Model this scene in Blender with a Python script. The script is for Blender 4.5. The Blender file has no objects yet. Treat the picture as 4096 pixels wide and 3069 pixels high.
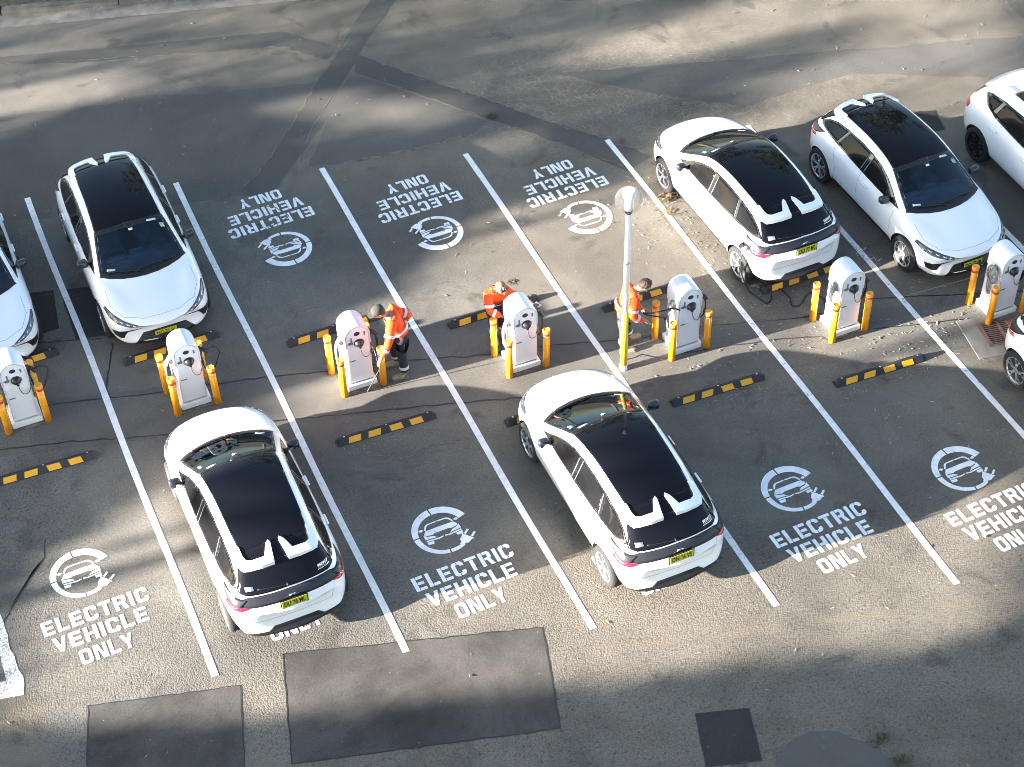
import bpy, bmesh, math, random
from mathutils import Vector, Matrix
from mathutils.bvhtree import BVHTree
random.seed(7)
PI = math.pi
S = bpy.context.scene
C = S.collection

# ------------------------------------------------------------------ camera
F, YAW, PITCH, ROLL = 7116.31, -0.395127, 0.791773, -0.0290829
CAM = Vector((-1.72022, -15.32993, 20.71326))
cd = bpy.data.cameras.new('camera'); cam = bpy.data.objects.new('camera', cd); C.objects.link(cam)
fwd = Vector((-math.sin(YAW)*math.cos(PITCH), math.cos(YAW)*math.cos(PITCH), -math.sin(PITCH)))
rt = Vector((math.cos(YAW), math.sin(YAW), 0)); up = rt.cross(fwd)
r2 = math.cos(ROLL)*rt + math.sin(ROLL)*up; u2 = -math.sin(ROLL)*rt + math.cos(ROLL)*up
M = Matrix((r2, u2, -fwd)).transposed().to_4x4(); M.translation = CAM
cam.matrix_world = M
cd.sensor_fit = 'HORIZONTAL'; cd.sensor_width = 36; cd.lens = F/4096*36; cd.clip_end = 1000; cd.clip_start = 0.5
S.camera = cam

# ------------------------------------------------------------------ sky, sun, exposure
SUN_AZ, SUN_EL = math.radians(-3.6), math.radians(12.5)      # the way the light travels over the ground, and the height of the sun
tv = Vector((math.cos(SUN_EL)*math.cos(SUN_AZ), math.cos(SUN_EL)*math.sin(SUN_AZ), -math.sin(SUN_EL)))
w = bpy.data.worlds.new('World'); S.world = w; w.use_nodes = True
nt = w.node_tree; nt.nodes.clear()
sky = nt.nodes.new('ShaderNodeTexSky'); sky.sky_type = 'NISHITA'; sky.sun_disc = False
sky.sun_elevation = SUN_EL
sky.sun_rotation = math.atan2(-tv.x, -tv.y)
sky.air_density = 1.0; sky.dust_density = 1.2; sky.ozone_density = 1.1
bg = nt.nodes.new('ShaderNodeBackground'); bg.inputs['Strength'].default_value = 0.052
out = nt.nodes.new('ShaderNodeOutputWorld')
nt.links.new(sky.outputs[0], bg.inputs[0]); nt.links.new(bg.outputs[0], out.inputs[0])
sl = bpy.data.lights.new('sun', 'SUN'); sl.energy = 5.0; sl.angle = math.radians(0.55); sl.color = (1.0, 0.93, 0.84)
so = bpy.data.objects.new('sun', sl); C.objects.link(so)
so.rotation_euler = tv.to_track_quat('-Z', 'Y').to_euler(); so.location = (-30, 2, 30)
S.view_settings.view_transform = 'Standard'; S.view_settings.look = 'None'
S.view_settings.exposure = 3.38; S.view_settings.gamma = 1.0
try:
    S.cycles.pixel_filter_type = 'BLACKMAN_HARRIS'; S.cycles.filter_width = 0.85
    S.cycles.max_bounces = 8; S.cycles.transparent_max_bounces = 12
except Exception: pass

# ------------------------------------------------------------------ materials
def N(nt, t, **kw):
    n = nt.nodes.new(t)
    for k, v in kw.items():
        if k.startswith('i_'): n.inputs[k[2:].replace('_', ' ')].default_value = v
        else: setattr(n, k, v)
    return n
def mat(name, col, rough=0.5, metal=0.0, coat=0.0, spec=0.5, var=0.0, vscale=6.0, bump=0.0, bscale=60.0, sheen=0.0, ior=None):
    """Principled material; var mottles the colour with noise, bump roughens it."""
    m = bpy.data.materials.new(name); m.use_nodes = True
    nt = m.node_tree; p = nt.nodes['Principled BSDF']
    p.inputs['Base Color'].default_value = (*col, 1); p.inputs['Roughness'].default_value = rough
    p.inputs['Metallic'].default_value = metal; p.inputs['Coat Weight'].default_value = coat
    p.inputs['Coat Roughness'].default_value = 0.04
    p.inputs['Specular IOR Level'].default_value = spec
    if ior: p.inputs['IOR'].default_value = ior
    if var or bump:
        tc = N(nt, 'ShaderNodeTexCoord')
    if var:
        no = N(nt, 'ShaderNodeTexNoise'); no.inputs['Scale'].default_value = vscale; no.inputs['Detail'].default_value = 6
        nt.links.new(tc.outputs['Object'], no.inputs['Vector'])
        mr = N(nt, 'ShaderNodeMapRange'); mr.inputs['From Min'].default_value = .3; mr.inputs['From Max'].default_value = .7
        mr.inputs['To Min'].default_value = 1-var; mr.inputs['To Max'].default_value = 1+var
        nt.links.new(no.outputs['Fac'], mr.inputs['Value'])
        mx = N(nt, 'ShaderNodeVectorMath', operation='SCALE'); mx.inputs[0].default_value = col
        nt.links.new(mr.outputs[0], mx.inputs['Scale']); nt.links.new(mx.outputs[0], p.inputs['Base Color'])
    if bump:
        nb = N(nt, 'ShaderNodeTexNoise'); nb.inputs['Scale'].default_value = bscale; nb.inputs['Detail'].default_value = 4
        nt.links.new(tc.outputs['Object'], nb.inputs['Vector'])
        b = N(nt, 'ShaderNodeBump'); b.inputs['Strength'].default_value = bump; b.inputs['Distance'].default_value = .01
        nt.links.new(nb.outputs['Fac'], b.inputs['Height']); nt.links.new(b.outputs[0], p.inputs['Normal'])
    return m

def math_(nt, op, a, b=None, c=None, clamp=False):
    n = N(nt, 'ShaderNodeMath', operation=op); n.use_clamp = clamp
    for i, v in enumerate((a, b, c)):
        if v is None: continue
        if isinstance(v, (int, float)): n.inputs[i].default_value = v
        else: nt.links.new(v, n.inputs[i])
    return n.outputs[0]
def noise_(nt, vec, scale, detail=5, rough=.55, dist=0.0):
    n = N(nt, 'ShaderNodeTexNoise'); n.inputs['Scale'].default_value = scale; n.inputs['Detail'].default_value = detail
    n.inputs['Roughness'].default_value = rough; n.inputs['Distortion'].default_value = dist
    nt.links.new(vec, n.inputs['Vector']); return n.outputs['Fac']
def rng_(nt, v, a, b, c=0.0, d=1.0):
    n = N(nt, 'ShaderNodeMapRange'); n.interpolation_type = 'SMOOTHSTEP'
    for i, x in zip((1, 2, 3, 4), (a, b, c, d)): n.inputs[i].default_value = x
    nt.links.new(v, n.inputs[0]); return n.outputs[0]
def mix_(nt, f, a, b, mode='MIX'):
    n = N(nt, 'ShaderNodeMix', data_type='RGBA', blend_type=mode)
    for i, v in ((0, f), (6, a), (7, b)):
        if isinstance(v, (int, float)): n.inputs[i].default_value = v
        elif isinstance(v, tuple): n.inputs[i].default_value = (*v, 1)
        else: nt.links.new(v, n.inputs[i])
    return n.outputs[2]

def asphalt(name, col, coarse=0.0, mottle=.22, cracks=False, zone=False, speck=.5, bump=.5):
    m = bpy.data.materials.new(name); m.use_nodes = True
    nt = m.node_tree; p = nt.nodes['Principled BSDF']
    pos = N(nt, 'ShaderNodeNewGeometry').outputs['Position']
    sx = N(nt, 'ShaderNodeSeparateXYZ'); nt.links.new(pos, sx.inputs[0])
    X, Y = sx.outputs[0], sx.outputs[1]
    n1 = noise_(nt, pos, .45, 6, .62, .4); n2 = noise_(nt, pos, 2.3, 5, .6); n3 = noise_(nt, pos, 25, 4, .75); n4 = noise_(nt, pos, 58, 2, .8)
    fac = math_(nt, 'ADD', rng_(nt, n1, .3, .7, 1-mottle, 1+mottle), math_(nt, 'MULTIPLY', math_(nt, 'SUBTRACT', n2, .5), mottle*1.3))
    g = math_(nt, 'ADD', math_(nt, 'MULTIPLY', math_(nt, 'SUBTRACT', n3, .5), 1.7*speck), math_(nt, 'MULTIPLY', math_(nt, 'SUBTRACT', n4, .5), 2.3*speck))
    fac = math_(nt, 'MULTIPLY', fac, math_(nt, 'ADD', g, 1.0))
    rowd = math_(nt, 'ADD', Y, math_(nt, 'MULTIPLY', X, .288))      # distance across the rows, along the line of the road
    base = mix_(nt, n1, tuple(c*.94 for c in col), (col[0]*1.06, col[1]*1.03, col[2]*.98))
    if zone:
        warm = rng_(nt, math_(nt, 'ADD', noise_(nt, pos, .22, 3, .5), math_(nt, 'MULTIPLY', X, .018)), .44, .66)
        base = mix_(nt, warm, base, (col[0]*1.07, col[1]*1.0, col[2]*.90))
    # coarse stone chips
    vo = N(nt, 'ShaderNodeTexVoronoi'); vo.inputs['Scale'].default_value = 40; nt.links.new(pos, vo.inputs['Vector'])
    vd = vo.outputs['Distance']
    if zone:
        cz = rng_(nt, math_(nt, 'ADD', rowd, math_(nt, 'MULTIPLY', math_(nt, 'SUBTRACT', n2, .5), 1.6)), 2.4, 1.0)
        cz = math_(nt, 'MAXIMUM', cz, rng_(nt, X, .2, -1.6))
    else: cz = coarse
    chip = rng_(nt, vd, .05, .80, 1.13, .96)
    pit = math_(nt, 'SUBTRACT', 1.0, math_(nt, 'MULTIPLY', rng_(nt, noise_(nt, pos, 24, 3, .6, .8), .54, .66), .42))
    chip = math_(nt, 'MULTIPLY', chip, math_(nt, 'MULTIPLY', pit, .98))
    one = math_(nt, 'ADD', math_(nt, 'MULTIPLY', math_(nt, 'SUBTRACT', chip, 1.0), cz), 1.0)
    fac = math_(nt, 'MULTIPLY', fac, one)
    # pale grit
    v2 = N(nt, 'ShaderNodeTexVoronoi'); v2.inputs['Scale'].default_value = 11; nt.links.new(pos, v2.inputs['Vector'])
    grit = rng_(nt, v2.outputs['Distance'], .10, .06)
    sel = N(nt, 'ShaderNodeSeparateColor'); nt.links.new(v2.outputs['Color'], sel.inputs[0])
    grit = math_(nt, 'MULTIPLY', grit, math_(nt, 'GREATER_THAN', sel.outputs[0], .90))
    sc = N(nt, 'ShaderNodeVectorMath', operation='SCALE'); nt.links.new(base, sc.inputs[0]); nt.links.new(fac, sc.inputs['Scale'])
    colr = mix_(nt, grit, sc.outputs[0], (.26, .237, .205))
    if zone:
        # brown dirt washed into the seam below the bays
        d = math_(nt, 'ABSOLUTE', math_(nt, 'SUBTRACT', math_(nt, 'ADD', rowd, math_(nt, 'MULTIPLY', math_(nt, 'SUBTRACT', n2, .5), .12)), -.37))
        dm = math_(nt, 'MULTIPLY', rng_(nt, d, .13, .02), rng_(nt, noise_(nt, pos, 1.3, 3), .38, .62, .0, .55))
        dm = math_(nt, 'MULTIPLY', dm, rng_(nt, X, 4.3, 5.2))
        d2 = rng_(nt, math_(nt, 'SUBTRACT', noise_(nt, pos, 1.7, 6, .7), math_(nt, 'MULTIPLY', math_(nt, 'ADD', X, 2.4), .35)), .40, .62)
        d2 = math_(nt, 'MULTIPLY', d2, rng_(nt, Y, 1.3, .5))
        colr = mix_(nt, math_(nt, 'MAXIMUM', dm, math_(nt, 'MULTIPLY', d2, .6)), colr, (.165, .132, .092))
        # dirt, oil drips and tyre scuffs in the bays
        oil = rng_(nt, noise_(nt, pos, .9, 5, .65, .6), .56, .70)
        colr = mix_(nt, math_(nt, 'MULTIPLY', oil, .5), colr, (.034, .032, .031))
    if cracks:
        wv = N(nt, 'ShaderNodeTexNoise'); wv.inputs['Scale'].default_value = 3; nt.links.new(pos, wv.inputs['Vector'])
        vs = N(nt, 'ShaderNodeVectorMath', operation='SCALE'); vs.inputs['Scale'].default_value = .35; nt.links.new(wv.outputs['Color'], vs.inputs[0])
        va = N(nt, 'ShaderNodeVectorMath', operation='ADD'); nt.links.new(pos, va.inputs[0]); nt.links.new(vs.outputs[0], va.inputs[1])
        cr = N(nt, 'ShaderNodeTexVoronoi', feature='DISTANCE_TO_EDGE'); cr.inputs['Scale'].default_value = 6.5; nt.links.new(va.outputs[0], cr.inputs['Vector'])
        ln = rng_(nt, cr.outputs['Distance'], .07, .01)
        q = math_(nt, 'ADD', math_(nt, 'POWER', math_(nt, 'MULTIPLY', math_(nt, 'SUBTRACT', X, 11.2), .24), 2), math_(nt, 'POWER', math_(nt, 'MULTIPLY', math_(nt, 'SUBTRACT', rowd, 13.2), .42), 2))
        area = math_(nt, 'MULTIPLY', rng_(nt, math_(nt, 'ADD', q, math_(nt, 'MULTIPLY', n2, .8)), 1.6, .7), rng_(nt, n2, .35, .6, .25, 1.0))
        colr = mix_(nt, math_(nt, 'MULTIPLY', math_(nt, 'MULTIPLY', ln, area), .5), colr, (.24, .205, .165))
    nt.links.new(colr, p.inputs['Base Color'])
    p.inputs['Roughness'].default_value = .9; p.inputs['Specular IOR Level'].default_value = .25
    h = math_(nt, 'ADD', math_(nt, 'MULTIPLY', n3, .5), math_(nt, 'MULTIPLY', n4, .3))
    h = math_(nt, 'SUBTRACT', h, math_(nt, 'MULTIPLY', math_(nt, 'MULTIPLY', vd, cz), .9))
    b = N(nt, 'ShaderNodeBump'); b.inputs['Strength'].default_value = bump; b.inputs['Distance'].default_value = .018
    nt.links.new(h, b.inputs['Height']); nt.links.new(b.outputs[0], p.inputs['Normal'])
    return m

def paint_mat(name, col, wear=.5):
    """Road paint: worn through to the asphalt in specks and along cracks."""
    m = bpy.data.materials.new(name); m.use_nodes = True
    nt = m.node_tree; p = nt.nodes['Principled BSDF']
    pos = N(nt, 'ShaderNodeNewGeometry').outputs['Position']
    a = noise_(nt, pos, 26, 6, .75); b = noise_(nt, pos, 1.1, 4, .6); g = noise_(nt, pos, 7, 5, .6)
    t = math_(nt, 'ADD', a, math_(nt, 'MULTIPLY', math_(nt, 'SUBTRACT', b, .5), .5))
    k = rng_(nt, t, .68-.1*wear, .76-.06*wear)
    sc = N(nt, 'ShaderNodeVectorMath', operation='SCALE'); sc.inputs[0].default_value = col
    nt.links.new(rng_(nt, g, .3, .7, .86, 1.05), sc.inputs['Scale'])
    nt.links.new(mix_(nt, math_(nt, 'MULTIPLY', k, .8), sc.outputs[0], (.16, .15, .14)), p.inputs['Base Color'])
    p.inputs['Roughness'].default_value = .75
    bu = N(nt, 'ShaderNodeBump'); bu.inputs['Strength'].default_value = .25; bu.inputs['Distance'].default_value = .01
    nt.links.new(a, bu.inputs['Height']); nt.links.new(bu.outputs[0], p.inputs['Normal'])
    return m

MT = {
 'ground': asphalt('aged asphalt', (0.122, 0.115, 0.105), zone=True, cracks=True, speck=.72, bump=.30),
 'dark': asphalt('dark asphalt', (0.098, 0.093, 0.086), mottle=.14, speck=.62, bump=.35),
 'trench': asphalt('trench asphalt', (0.081, 0.077, 0.072), mottle=.12, speck=.58, bump=.3),
 'patch': asphalt('patch asphalt', (0.058, 0.054, 0.050), mottle=.45, speck=.45, bump=.3),
 'patchdark': asphalt('new patch asphalt', (0.034, 0.032, 0.032), mottle=.15, speck=.55, bump=.3),
 'smooth': asphalt('smooth grey repair', (0.091, 0.090, 0.086), mottle=.1, speck=.25, bump=.2),
 'apron': asphalt('strip asphalt', (0.107, 0.102, 0.093), mottle=.2, speck=.68, bump=.3),
 'seal': mat('bitumen seal', (.016, .0155, .0155), .6, var=.4, vscale=9, bump=.5),
 'gapdirt': mat('dirt in joint', (.14, .118, .09), .95, var=.45, vscale=7, bump=.8),
 'concrete': mat('concrete', (.150, .141, .125), .9, var=.28, vscale=4, bump=.5),
 'verge': mat('leaf strewn soil', (.11, .085, .055), 1, var=.5, vscale=9, bump=1, bscale=20),
 'line': paint_mat('line paint', (.80, .79, .77), .8),
 'stencil': paint_mat('stencil paint', (.82, .82, .81), .75),
 'oldpaint': paint_mat('old paint', (.76, .75, .73), 2.4),
 'white': mat('white car paint', (.82, .835, .85), .22, coat=1.0, spec=.5),
 'black': mat('black trim', (.012, .012, .013), .42, spec=.4),
 'gloss': mat('gloss black', (.010, .010, .011), .10, coat=1, spec=.5),
 'roofglass': mat('dark roof glass', (.006, .006, .009), .05, spec=.20),
 'glass': mat('dark glass', (.005, .012, .026), .03, spec=.45),
 'sideglass': mat('tinted side glass', (.008, .008, .009), .04, spec=.16),
 'seam': mat('shut line', (.30, .31, .33), .6),
 'mirrorcap': mat('mirror cap', (.03, .031, .034), .3, coat=.3),
 'interior': mat('cabin lining', (.085, .115, .16), .6, var=.3), 'cabin': mat('cabin carpet', (.02, .022, .026), .9),
 'tail': mat('smoked lamp bar', (.022, .0215, .027), .34, spec=.35, var=.1),
 'red': mat('red lamp', (.55, .012, .03), .15, coat=1),
 'lampglass': mat('lamp lens', (.045, .05, .06), .06, coat=1),
 'silver': mat('machined alloy', (.62, .63, .65), .28, metal=.85),
 'darkalloy': mat('dark alloy', (.009, .009, .010), .85, spec=.1),
 'chrome': mat('chrome', (.8, .8, .82), .12, metal=1),
 'tyre': mat('tyre rubber', (.014, .014, .015), .85, bump=.3),
 'plate': mat('yellow plate', (.43, .41, .02), .45),
 'ink': mat('black lettering', (.012, .012, .012), .5),
 'sticker': mat('pale sticker', (.55, .66, .62), .5),
 'whitesticker': mat('white sticker', (.8, .8, .8), .5),
 'greensticker': mat('green sticker', (.25, .50, .30), .5),
 'shell': mat('silver white cabinet', (.72, .73, .75), .45, metal=.10),
 'face': mat('white front panel', (.70, .70, .73), .42, coat=.1),
 'plinth': mat('plinth white', (.74, .73, .70), .5, var=.05),
 'plastic': mat('black plastic', (.012, .012, .014), .38),
 'screen': mat('dark display', (.03, .035, .045), .12),
 'label': mat('grey label', (.12, .13, .16), .5),
 'cable': mat('black cable', (.014, .014, .015), .5),
 'greycable': mat('grey cable', (.20, .21, .22), .45), 'heldgrey': mat('worn grey cable', (.06, .062, .065), .5), 'thinlead': mat('thin grey lead', (.07, .072, .078), .5),
 'yellow': mat('bollard yellow', (.74, .30, .004), .38, coat=.3, var=.06, vscale=8),
 'yellowcap': mat('bollard cap', (.74, .33, .03), .4),
 'redband': mat('red reflective band', (.60, .035, .012), .4),
 'poleyellow': mat('pole yellow', (.60, .42, .02), .5, var=.14, vscale=5),
 'polewhite': mat('pole white', (.74, .73, .69), .5, var=.08, vscale=5),
 'rubber': mat('black rubber', (.018, .018, .02), .62, bump=.4),
 'reflect': mat('amber reflector', (.72, .34, .008), .42),
 'hivis': mat('hi vis orange', (.80, .065, .004), .85, var=.12, vscale=14, bump=.6, bscale=22),
 'navy': mat('navy drill', (.014, .016, .024), .9, bump=.5, bscale=25),
 'greytrouser': mat('charcoal drill', (.034, .036, .041), .9, bump=.5, bscale=25),
 'tape': mat('silver tape', (.50, .50, .53), .45, metal=.0),
 'skin': mat('skin', (.30, .155, .10), .55),
 'boot': mat('tan boot', (.26, .21, .125), .8, var=.2, vscale=20, bump=.5),
 'sole': mat('boot sole', (.15, .12, .085), .8),
 'cap': mat('olive cap', (.028, .027, .022), .9, bump=.4),
 'brownhair': mat('dark hair', (.035, .020, .014), .6, bump=1, bscale=60),
 'blond': mat('blond hair', (.17, .105, .05), .6, var=.35, vscale=40, bump=1, bscale=60),
 'rust': mat('rusty iron', (.125, .072, .055), .8, var=.35, vscale=12, bump=.4),
 'void': mat('drain dark', (.006, .006, .006), 1),
 'bark': mat('tree bark', (.20, .16, .12), .9, var=.4, vscale=6, bump=1, bscale=14),
 'leaf': mat('tree leaf', (.055, .085, .030), .7, var=.35, vscale=1.5),
 'drygrass': mat('dry grass', (.15, .115, .06), .9, var=.35, vscale=30),
 'greengrass': mat('weed leaf', (.060, .064, .034), .9, var=.4, vscale=30),
 'leaflitter': mat('pale dead leaf', (.28, .24, .19), .85, var=.30, vscale=2.2),
 'leafbrown': mat('brown dead leaf', (.22, .12, .055), .85, var=.35, vscale=2.2),
}
def clear_mat():
    m = bpy.data.materials.new('clear globe'); m.use_nodes = True
    nt = m.node_tree; p = nt.nodes['Principled BSDF']; o = nt.nodes['Material Output']
    p.inputs['Base Color'].default_value = (.30, .31, .32, 1); p.inputs['Roughness'].default_value = .08; p.inputs['Coat Weight'].default_value = 1
    tr = N(nt, 'ShaderNodeBsdfTransparent'); tr.inputs[0].default_value = (.97, .97, .97, 1)
    fr = N(nt, 'ShaderNodeLayerWeight'); fr.inputs['Blend'].default_value = .28
    mx = N(nt, 'ShaderNodeMixShader')
    f = math_(nt, 'ADD', math_(nt, 'MULTIPLY', fr.outputs['Facing'], .42), .06, clamp=True)
    nt.links.new(f, mx.inputs[0]); nt.links.new(tr.outputs[0], mx.inputs[1]); nt.links.new(p.outputs[0], mx.inputs[2])
    nt.links.new(mx.outputs[0], o.inputs[0]); return m
MT['clear'] = clear_mat()
def screen_mat():
    m = bpy.data.materials.new('windscreen glass'); m.use_nodes = True
    nt = m.node_tree; o = nt.nodes['Material Output']; nt.nodes.remove(nt.nodes['Principled BSDF'])
    tr = N(nt, 'ShaderNodeBsdfTransparent'); tr.inputs[0].default_value = (.72, .78, .82, 1)
    gl = N(nt, 'ShaderNodeBsdfGlossy'); gl.inputs['Roughness'].default_value = .03; gl.inputs['Color'].default_value = (.80, .90, 1, 1)
    fr = N(nt, 'ShaderNodeFresnel'); fr.inputs['IOR'].default_value = 1.52
    mx = N(nt, 'ShaderNodeMixShader'); nt.links.new(fr.outputs[0], mx.inputs[0]); nt.links.new(tr.outputs[0], mx.inputs[1]); nt.links.new(gl.outputs[0], mx.inputs[2])
    nt.links.new(mx.outputs[0], o.inputs[0]); return m
MT['windscreen'] = screen_mat()

# ------------------------------------------------------------------ mesh helpers
def finish(name, bm, m, parent=None, smooth=False, loc=None):
    me = bpy.data.meshes.new(name)
    bmesh.ops.recalc_face_normals(bm, faces=bm.faces[:])
    bm.to_mesh(me); bm.free()
    if smooth: me.polygons.foreach_set('use_smooth', [True]*len(me.polygons))
    for x in (m if isinstance(m, (list, tuple)) else [m]): me.materials.append(MT[x])
    return link(name, me, parent, loc)
def link(name, me, parent=None, loc=None):
    o = bpy.data.objects.new(name, me); C.objects.link(o)
    if parent: o.parent = parent
    if loc: o.location = loc
    return o
def empty(name, loc, rz=0):
    o = bpy.data.objects.new(name, None); C.objects.link(o); o.location = loc; o.rotation_euler = (0, 0, rz); o.empty_display_size = .2
    return o
def tag(o, label=None, cat=None, group=None, kind=None):
    for k, v in (('label', label), ('category', cat), ('group', group), ('kind', kind)):
        if v: o[k] = v
    return o
def bx(bm, c, s, bev=0.0, rz=0.0, mi=0, seg=2):
    mtx = Matrix.Translation(c) @ Matrix.Rotation(rz, 4, 'Z') @ Matrix.Diagonal((*s, 1))
    r = bmesh.ops.create_cube(bm, size=1, matrix=mtx); vs = r['verts']
    fs = list({f for v in vs for f in v.link_faces})
    if bev:
        es = list({e for v in vs for e in v.link_edges})
        q = bmesh.ops.bevel(bm, geom=es, offset=bev, segments=seg, affect='EDGES', profile=.5); fs = [f for f in q['faces'] if f.is_valid] + [f for f in fs if f.is_valid]
    for f in fs: f.material_index = mi
    return vs
def ring_pts(c, ax, r, n, ph=0):
    ax = Vector(ax).normalized(); a = ax.orthogonal().normalized(); b = ax.cross(a)
    return [Vector(c) + r*(math.cos(ph+2*PI*i/n)*a + math.sin(ph+2*PI*i/n)*b) for i in range(n)]
def lathe(bm, c, prof, n=20, axis='Z', mi=0, cap=True, sc=(1, 1)):
    rings = []
    for r, h in prof:
        vs = []
        for i in range(n):
            t = 2*PI*i/n
            p = (r*math.cos(t)*sc[0], r*math.sin(t)*sc[1], h)
            if axis == 'X': p = (p[2], p[0], p[1])
            if axis == 'Y': p = (p[0], p[2], p[1])
            vs.append(bm.verts.new(Vector(c)+Vector(p)))
        rings.append(vs)
    for a, b in zip(rings, rings[1:]):
        for i in range(n): bm.faces.new((a[i], a[(i+1) % n], b[(i+1) % n], b[i])).material_index = mi
    if cap:
        for r in (rings[0], rings[-1]): bm.faces.new(r).material_index = mi
def tube(bm, pts, r, n=6, mi=0, closed=False):
    pts = [Vector(p) for p in pts]; rings = []
    rr = r if isinstance(r, (list, tuple)) else [r]*len(pts)
    prev = None
    for i, p in enumerate(pts):
        d = (pts[min(i+1, len(pts)-1)] - pts[max(i-1, 0)]).normalized()
        if prev is None: a = d.orthogonal().normalized()
        else: a = (prev - d*prev.dot(d)).normalized()
        prev = a; b = d.cross(a)
        rings.append([bm.verts.new(p + rr[i]*(math.cos(2*PI*k/n)*a + math.sin(2*PI*k/n)*b)) for k in range(n)])
    for x, y in zip(rings, rings[1:]):
        for k in range(n): bm.faces.new((x[k], x[(k+1) % n], y[(k+1) % n], y[k])).material_index = mi
    for e in (rings[0], rings[-1]): bm.faces.new(e).material_index = mi
def spline(pts, n=8):
    P = [Vector(p) for p in pts]; o = []
    for i in range(len(P)-1):
        a, b, c, d = P[max(i-1, 0)], P[i], P[i+1], P[min(i+2, len(P)-1)]
        for k in range(n):
            t = k/n
            o.append(.5*((2*b) + (c-a)*t + (2*a-5*b+4*c-d)*t*t + (3*b-a-3*c+d)*t**3))
    return o + [P[-1]]
def poly(bm, pts, z=0.0, mi=0):
    f = bm.faces.new([bm.verts.new((p[0], p[1], z)) for p in pts]); f.material_index = mi; return f
def slab(bm, pts, z0, z1, mi=0):
    """Prism of a plan outline between two heights."""
    f = poly(bm, pts, z0, mi)
    r = bmesh.ops.extrude_face_region(bm, geom=[f]); vs = [g for g in r['geom'] if isinstance(g, bmesh.types.BMVert)]
    bmesh.ops.translate(bm, vec=(0, 0, z1-z0), verts=vs)
def wob(pts, step=.25, amp=.02, closed=True, seed=1):
    """A hand-cut outline: straight runs broken into short pieces that wander."""
    rd = random.Random(seed); o = []; n = len(pts)
    for i in range(n if closed else n-1):
        a, b = Vector(pts[i][:2]), Vector(pts[(i+1) % n][:2]); L = (b-a).length; k = max(1, int(L/step)); nn = Vector((-(b-a).y, (b-a).x)).normalized()
        for j in range(k): o.append(a.lerp(b, j/k) + (nn*rd.gauss(0, amp) if j else Vector((0, 0))))
    if not closed: o.append(Vector(pts[-1][:2]))
    return [(p.x, p.y) for p in o]
def ribbon(bm, pts, wd, z, mi=0, amp=.3, seed=1):
    rd = random.Random(seed); L = []; R = []
    pts = [Vector((p[0], p[1])) for p in pts]
    for i, p in enumerate(pts):
        d = (pts[min(i+1, len(pts)-1)] - pts[max(i-1, 0)]).normalized(); nn = Vector((-d.y, d.x))
        a = wd*.5*(1+rd.uniform(-amp, amp)); b = wd*.5*(1+rd.uniform(-amp, amp))
        L.append(bm.verts.new((*(p+nn*a), z))); R.append(bm.verts.new((*(p-nn*b), z)))
    for i in range(len(pts)-1): bm.faces.new((L[i], R[i], R[i+1], L[i+1])).material_index = mi
# ================================================================== SETTING: ground, repairs, kerb
def flat(name, m, pts, z, kind='structure', amp=.007, seed=1, step=.2):
    bm = bmesh.new(); poly(bm, wob(pts, step, amp, True, seed), z)
    bmesh.ops.triangulate(bm, faces=bm.faces[:])
    return tag(finish(name, bm, m), kind=kind)
bm = bmesh.new(); poly(bm, [(-300, -300), (300, -300), (300, 300), (-300, 300)], 0); tag(finish('ground', bm, 'ground'), kind='structure')
Z1, Z2, Z3, Z4, Z5 = .0008, .0020, .0028, .0036, .0048     # thin, so that the low sun draws no shadow from flat repairs and paint
# surfacing above the upper bays, its colour darkened for the top-left shade, and the triangle between the trenches
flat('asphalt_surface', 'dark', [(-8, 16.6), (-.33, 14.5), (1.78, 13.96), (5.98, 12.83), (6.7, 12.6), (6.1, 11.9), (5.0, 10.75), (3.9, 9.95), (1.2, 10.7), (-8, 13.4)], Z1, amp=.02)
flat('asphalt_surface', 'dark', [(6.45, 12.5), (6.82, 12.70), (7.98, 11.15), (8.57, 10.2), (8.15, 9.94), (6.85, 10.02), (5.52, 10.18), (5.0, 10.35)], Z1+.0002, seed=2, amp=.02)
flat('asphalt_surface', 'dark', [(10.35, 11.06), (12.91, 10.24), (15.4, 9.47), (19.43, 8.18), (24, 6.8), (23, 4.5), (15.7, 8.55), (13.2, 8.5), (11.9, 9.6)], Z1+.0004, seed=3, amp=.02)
# trench reinstatements
flat('asphalt_trench', 'trench', [(-8, 18.9), (.52, 16.38), (3.14, 15.6), (5.11, 15.03), (6.03, 14.74), (6.84, 13.74), (6.46, 13.43), (5.8, 14.26), (3.02, 15.19), (2.29, 15.36), (.46, 16.11), (-8, 18.55)], Z2, seed=4)
flat('asphalt_trench', 'trench', [(9.2, 16.6), (8.02, 15.07), (7.39, 14.4), (7.0, 13.9), (6.03, 12.81), (5.29, 11.9), (4.12, 10.58), (3.6, 10.2), (3.95, 9.85), (4.27, 9.99), (5.01, 10.79), (5.40, 11.36), (6.33, 12.43), (6.94, 13.08), (7.41, 13.71), (8.5, 14.84), (9.7, 16.3)], Z3, seed=5)
flat('asphalt_trench', 'trench', [(7.05, 13.35), (7.17, 13.25), (7.89, 12.15), (8.7, 11.08), (9.67, 9.66), (10.39, 8.72), (10.95, 7.9), (10.3, 7.7), (9.73, 8.71), (9.09, 9.61), (8.59, 10.28), (7.98, 11.19), (6.82, 12.76)], Z2, seed=6)
# smoother strip down the middle that carries the chargers
def row(x, c): return c - .2885*x
strip = [(-6, row(-6, 6.15)), (16, row(16, 6.15)), (16, row(16, 4.95)), (-6, row(-6, 4.95))]
flat('asphalt_strip', 'apron', strip, Z1+.0006, seed=7)
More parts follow.
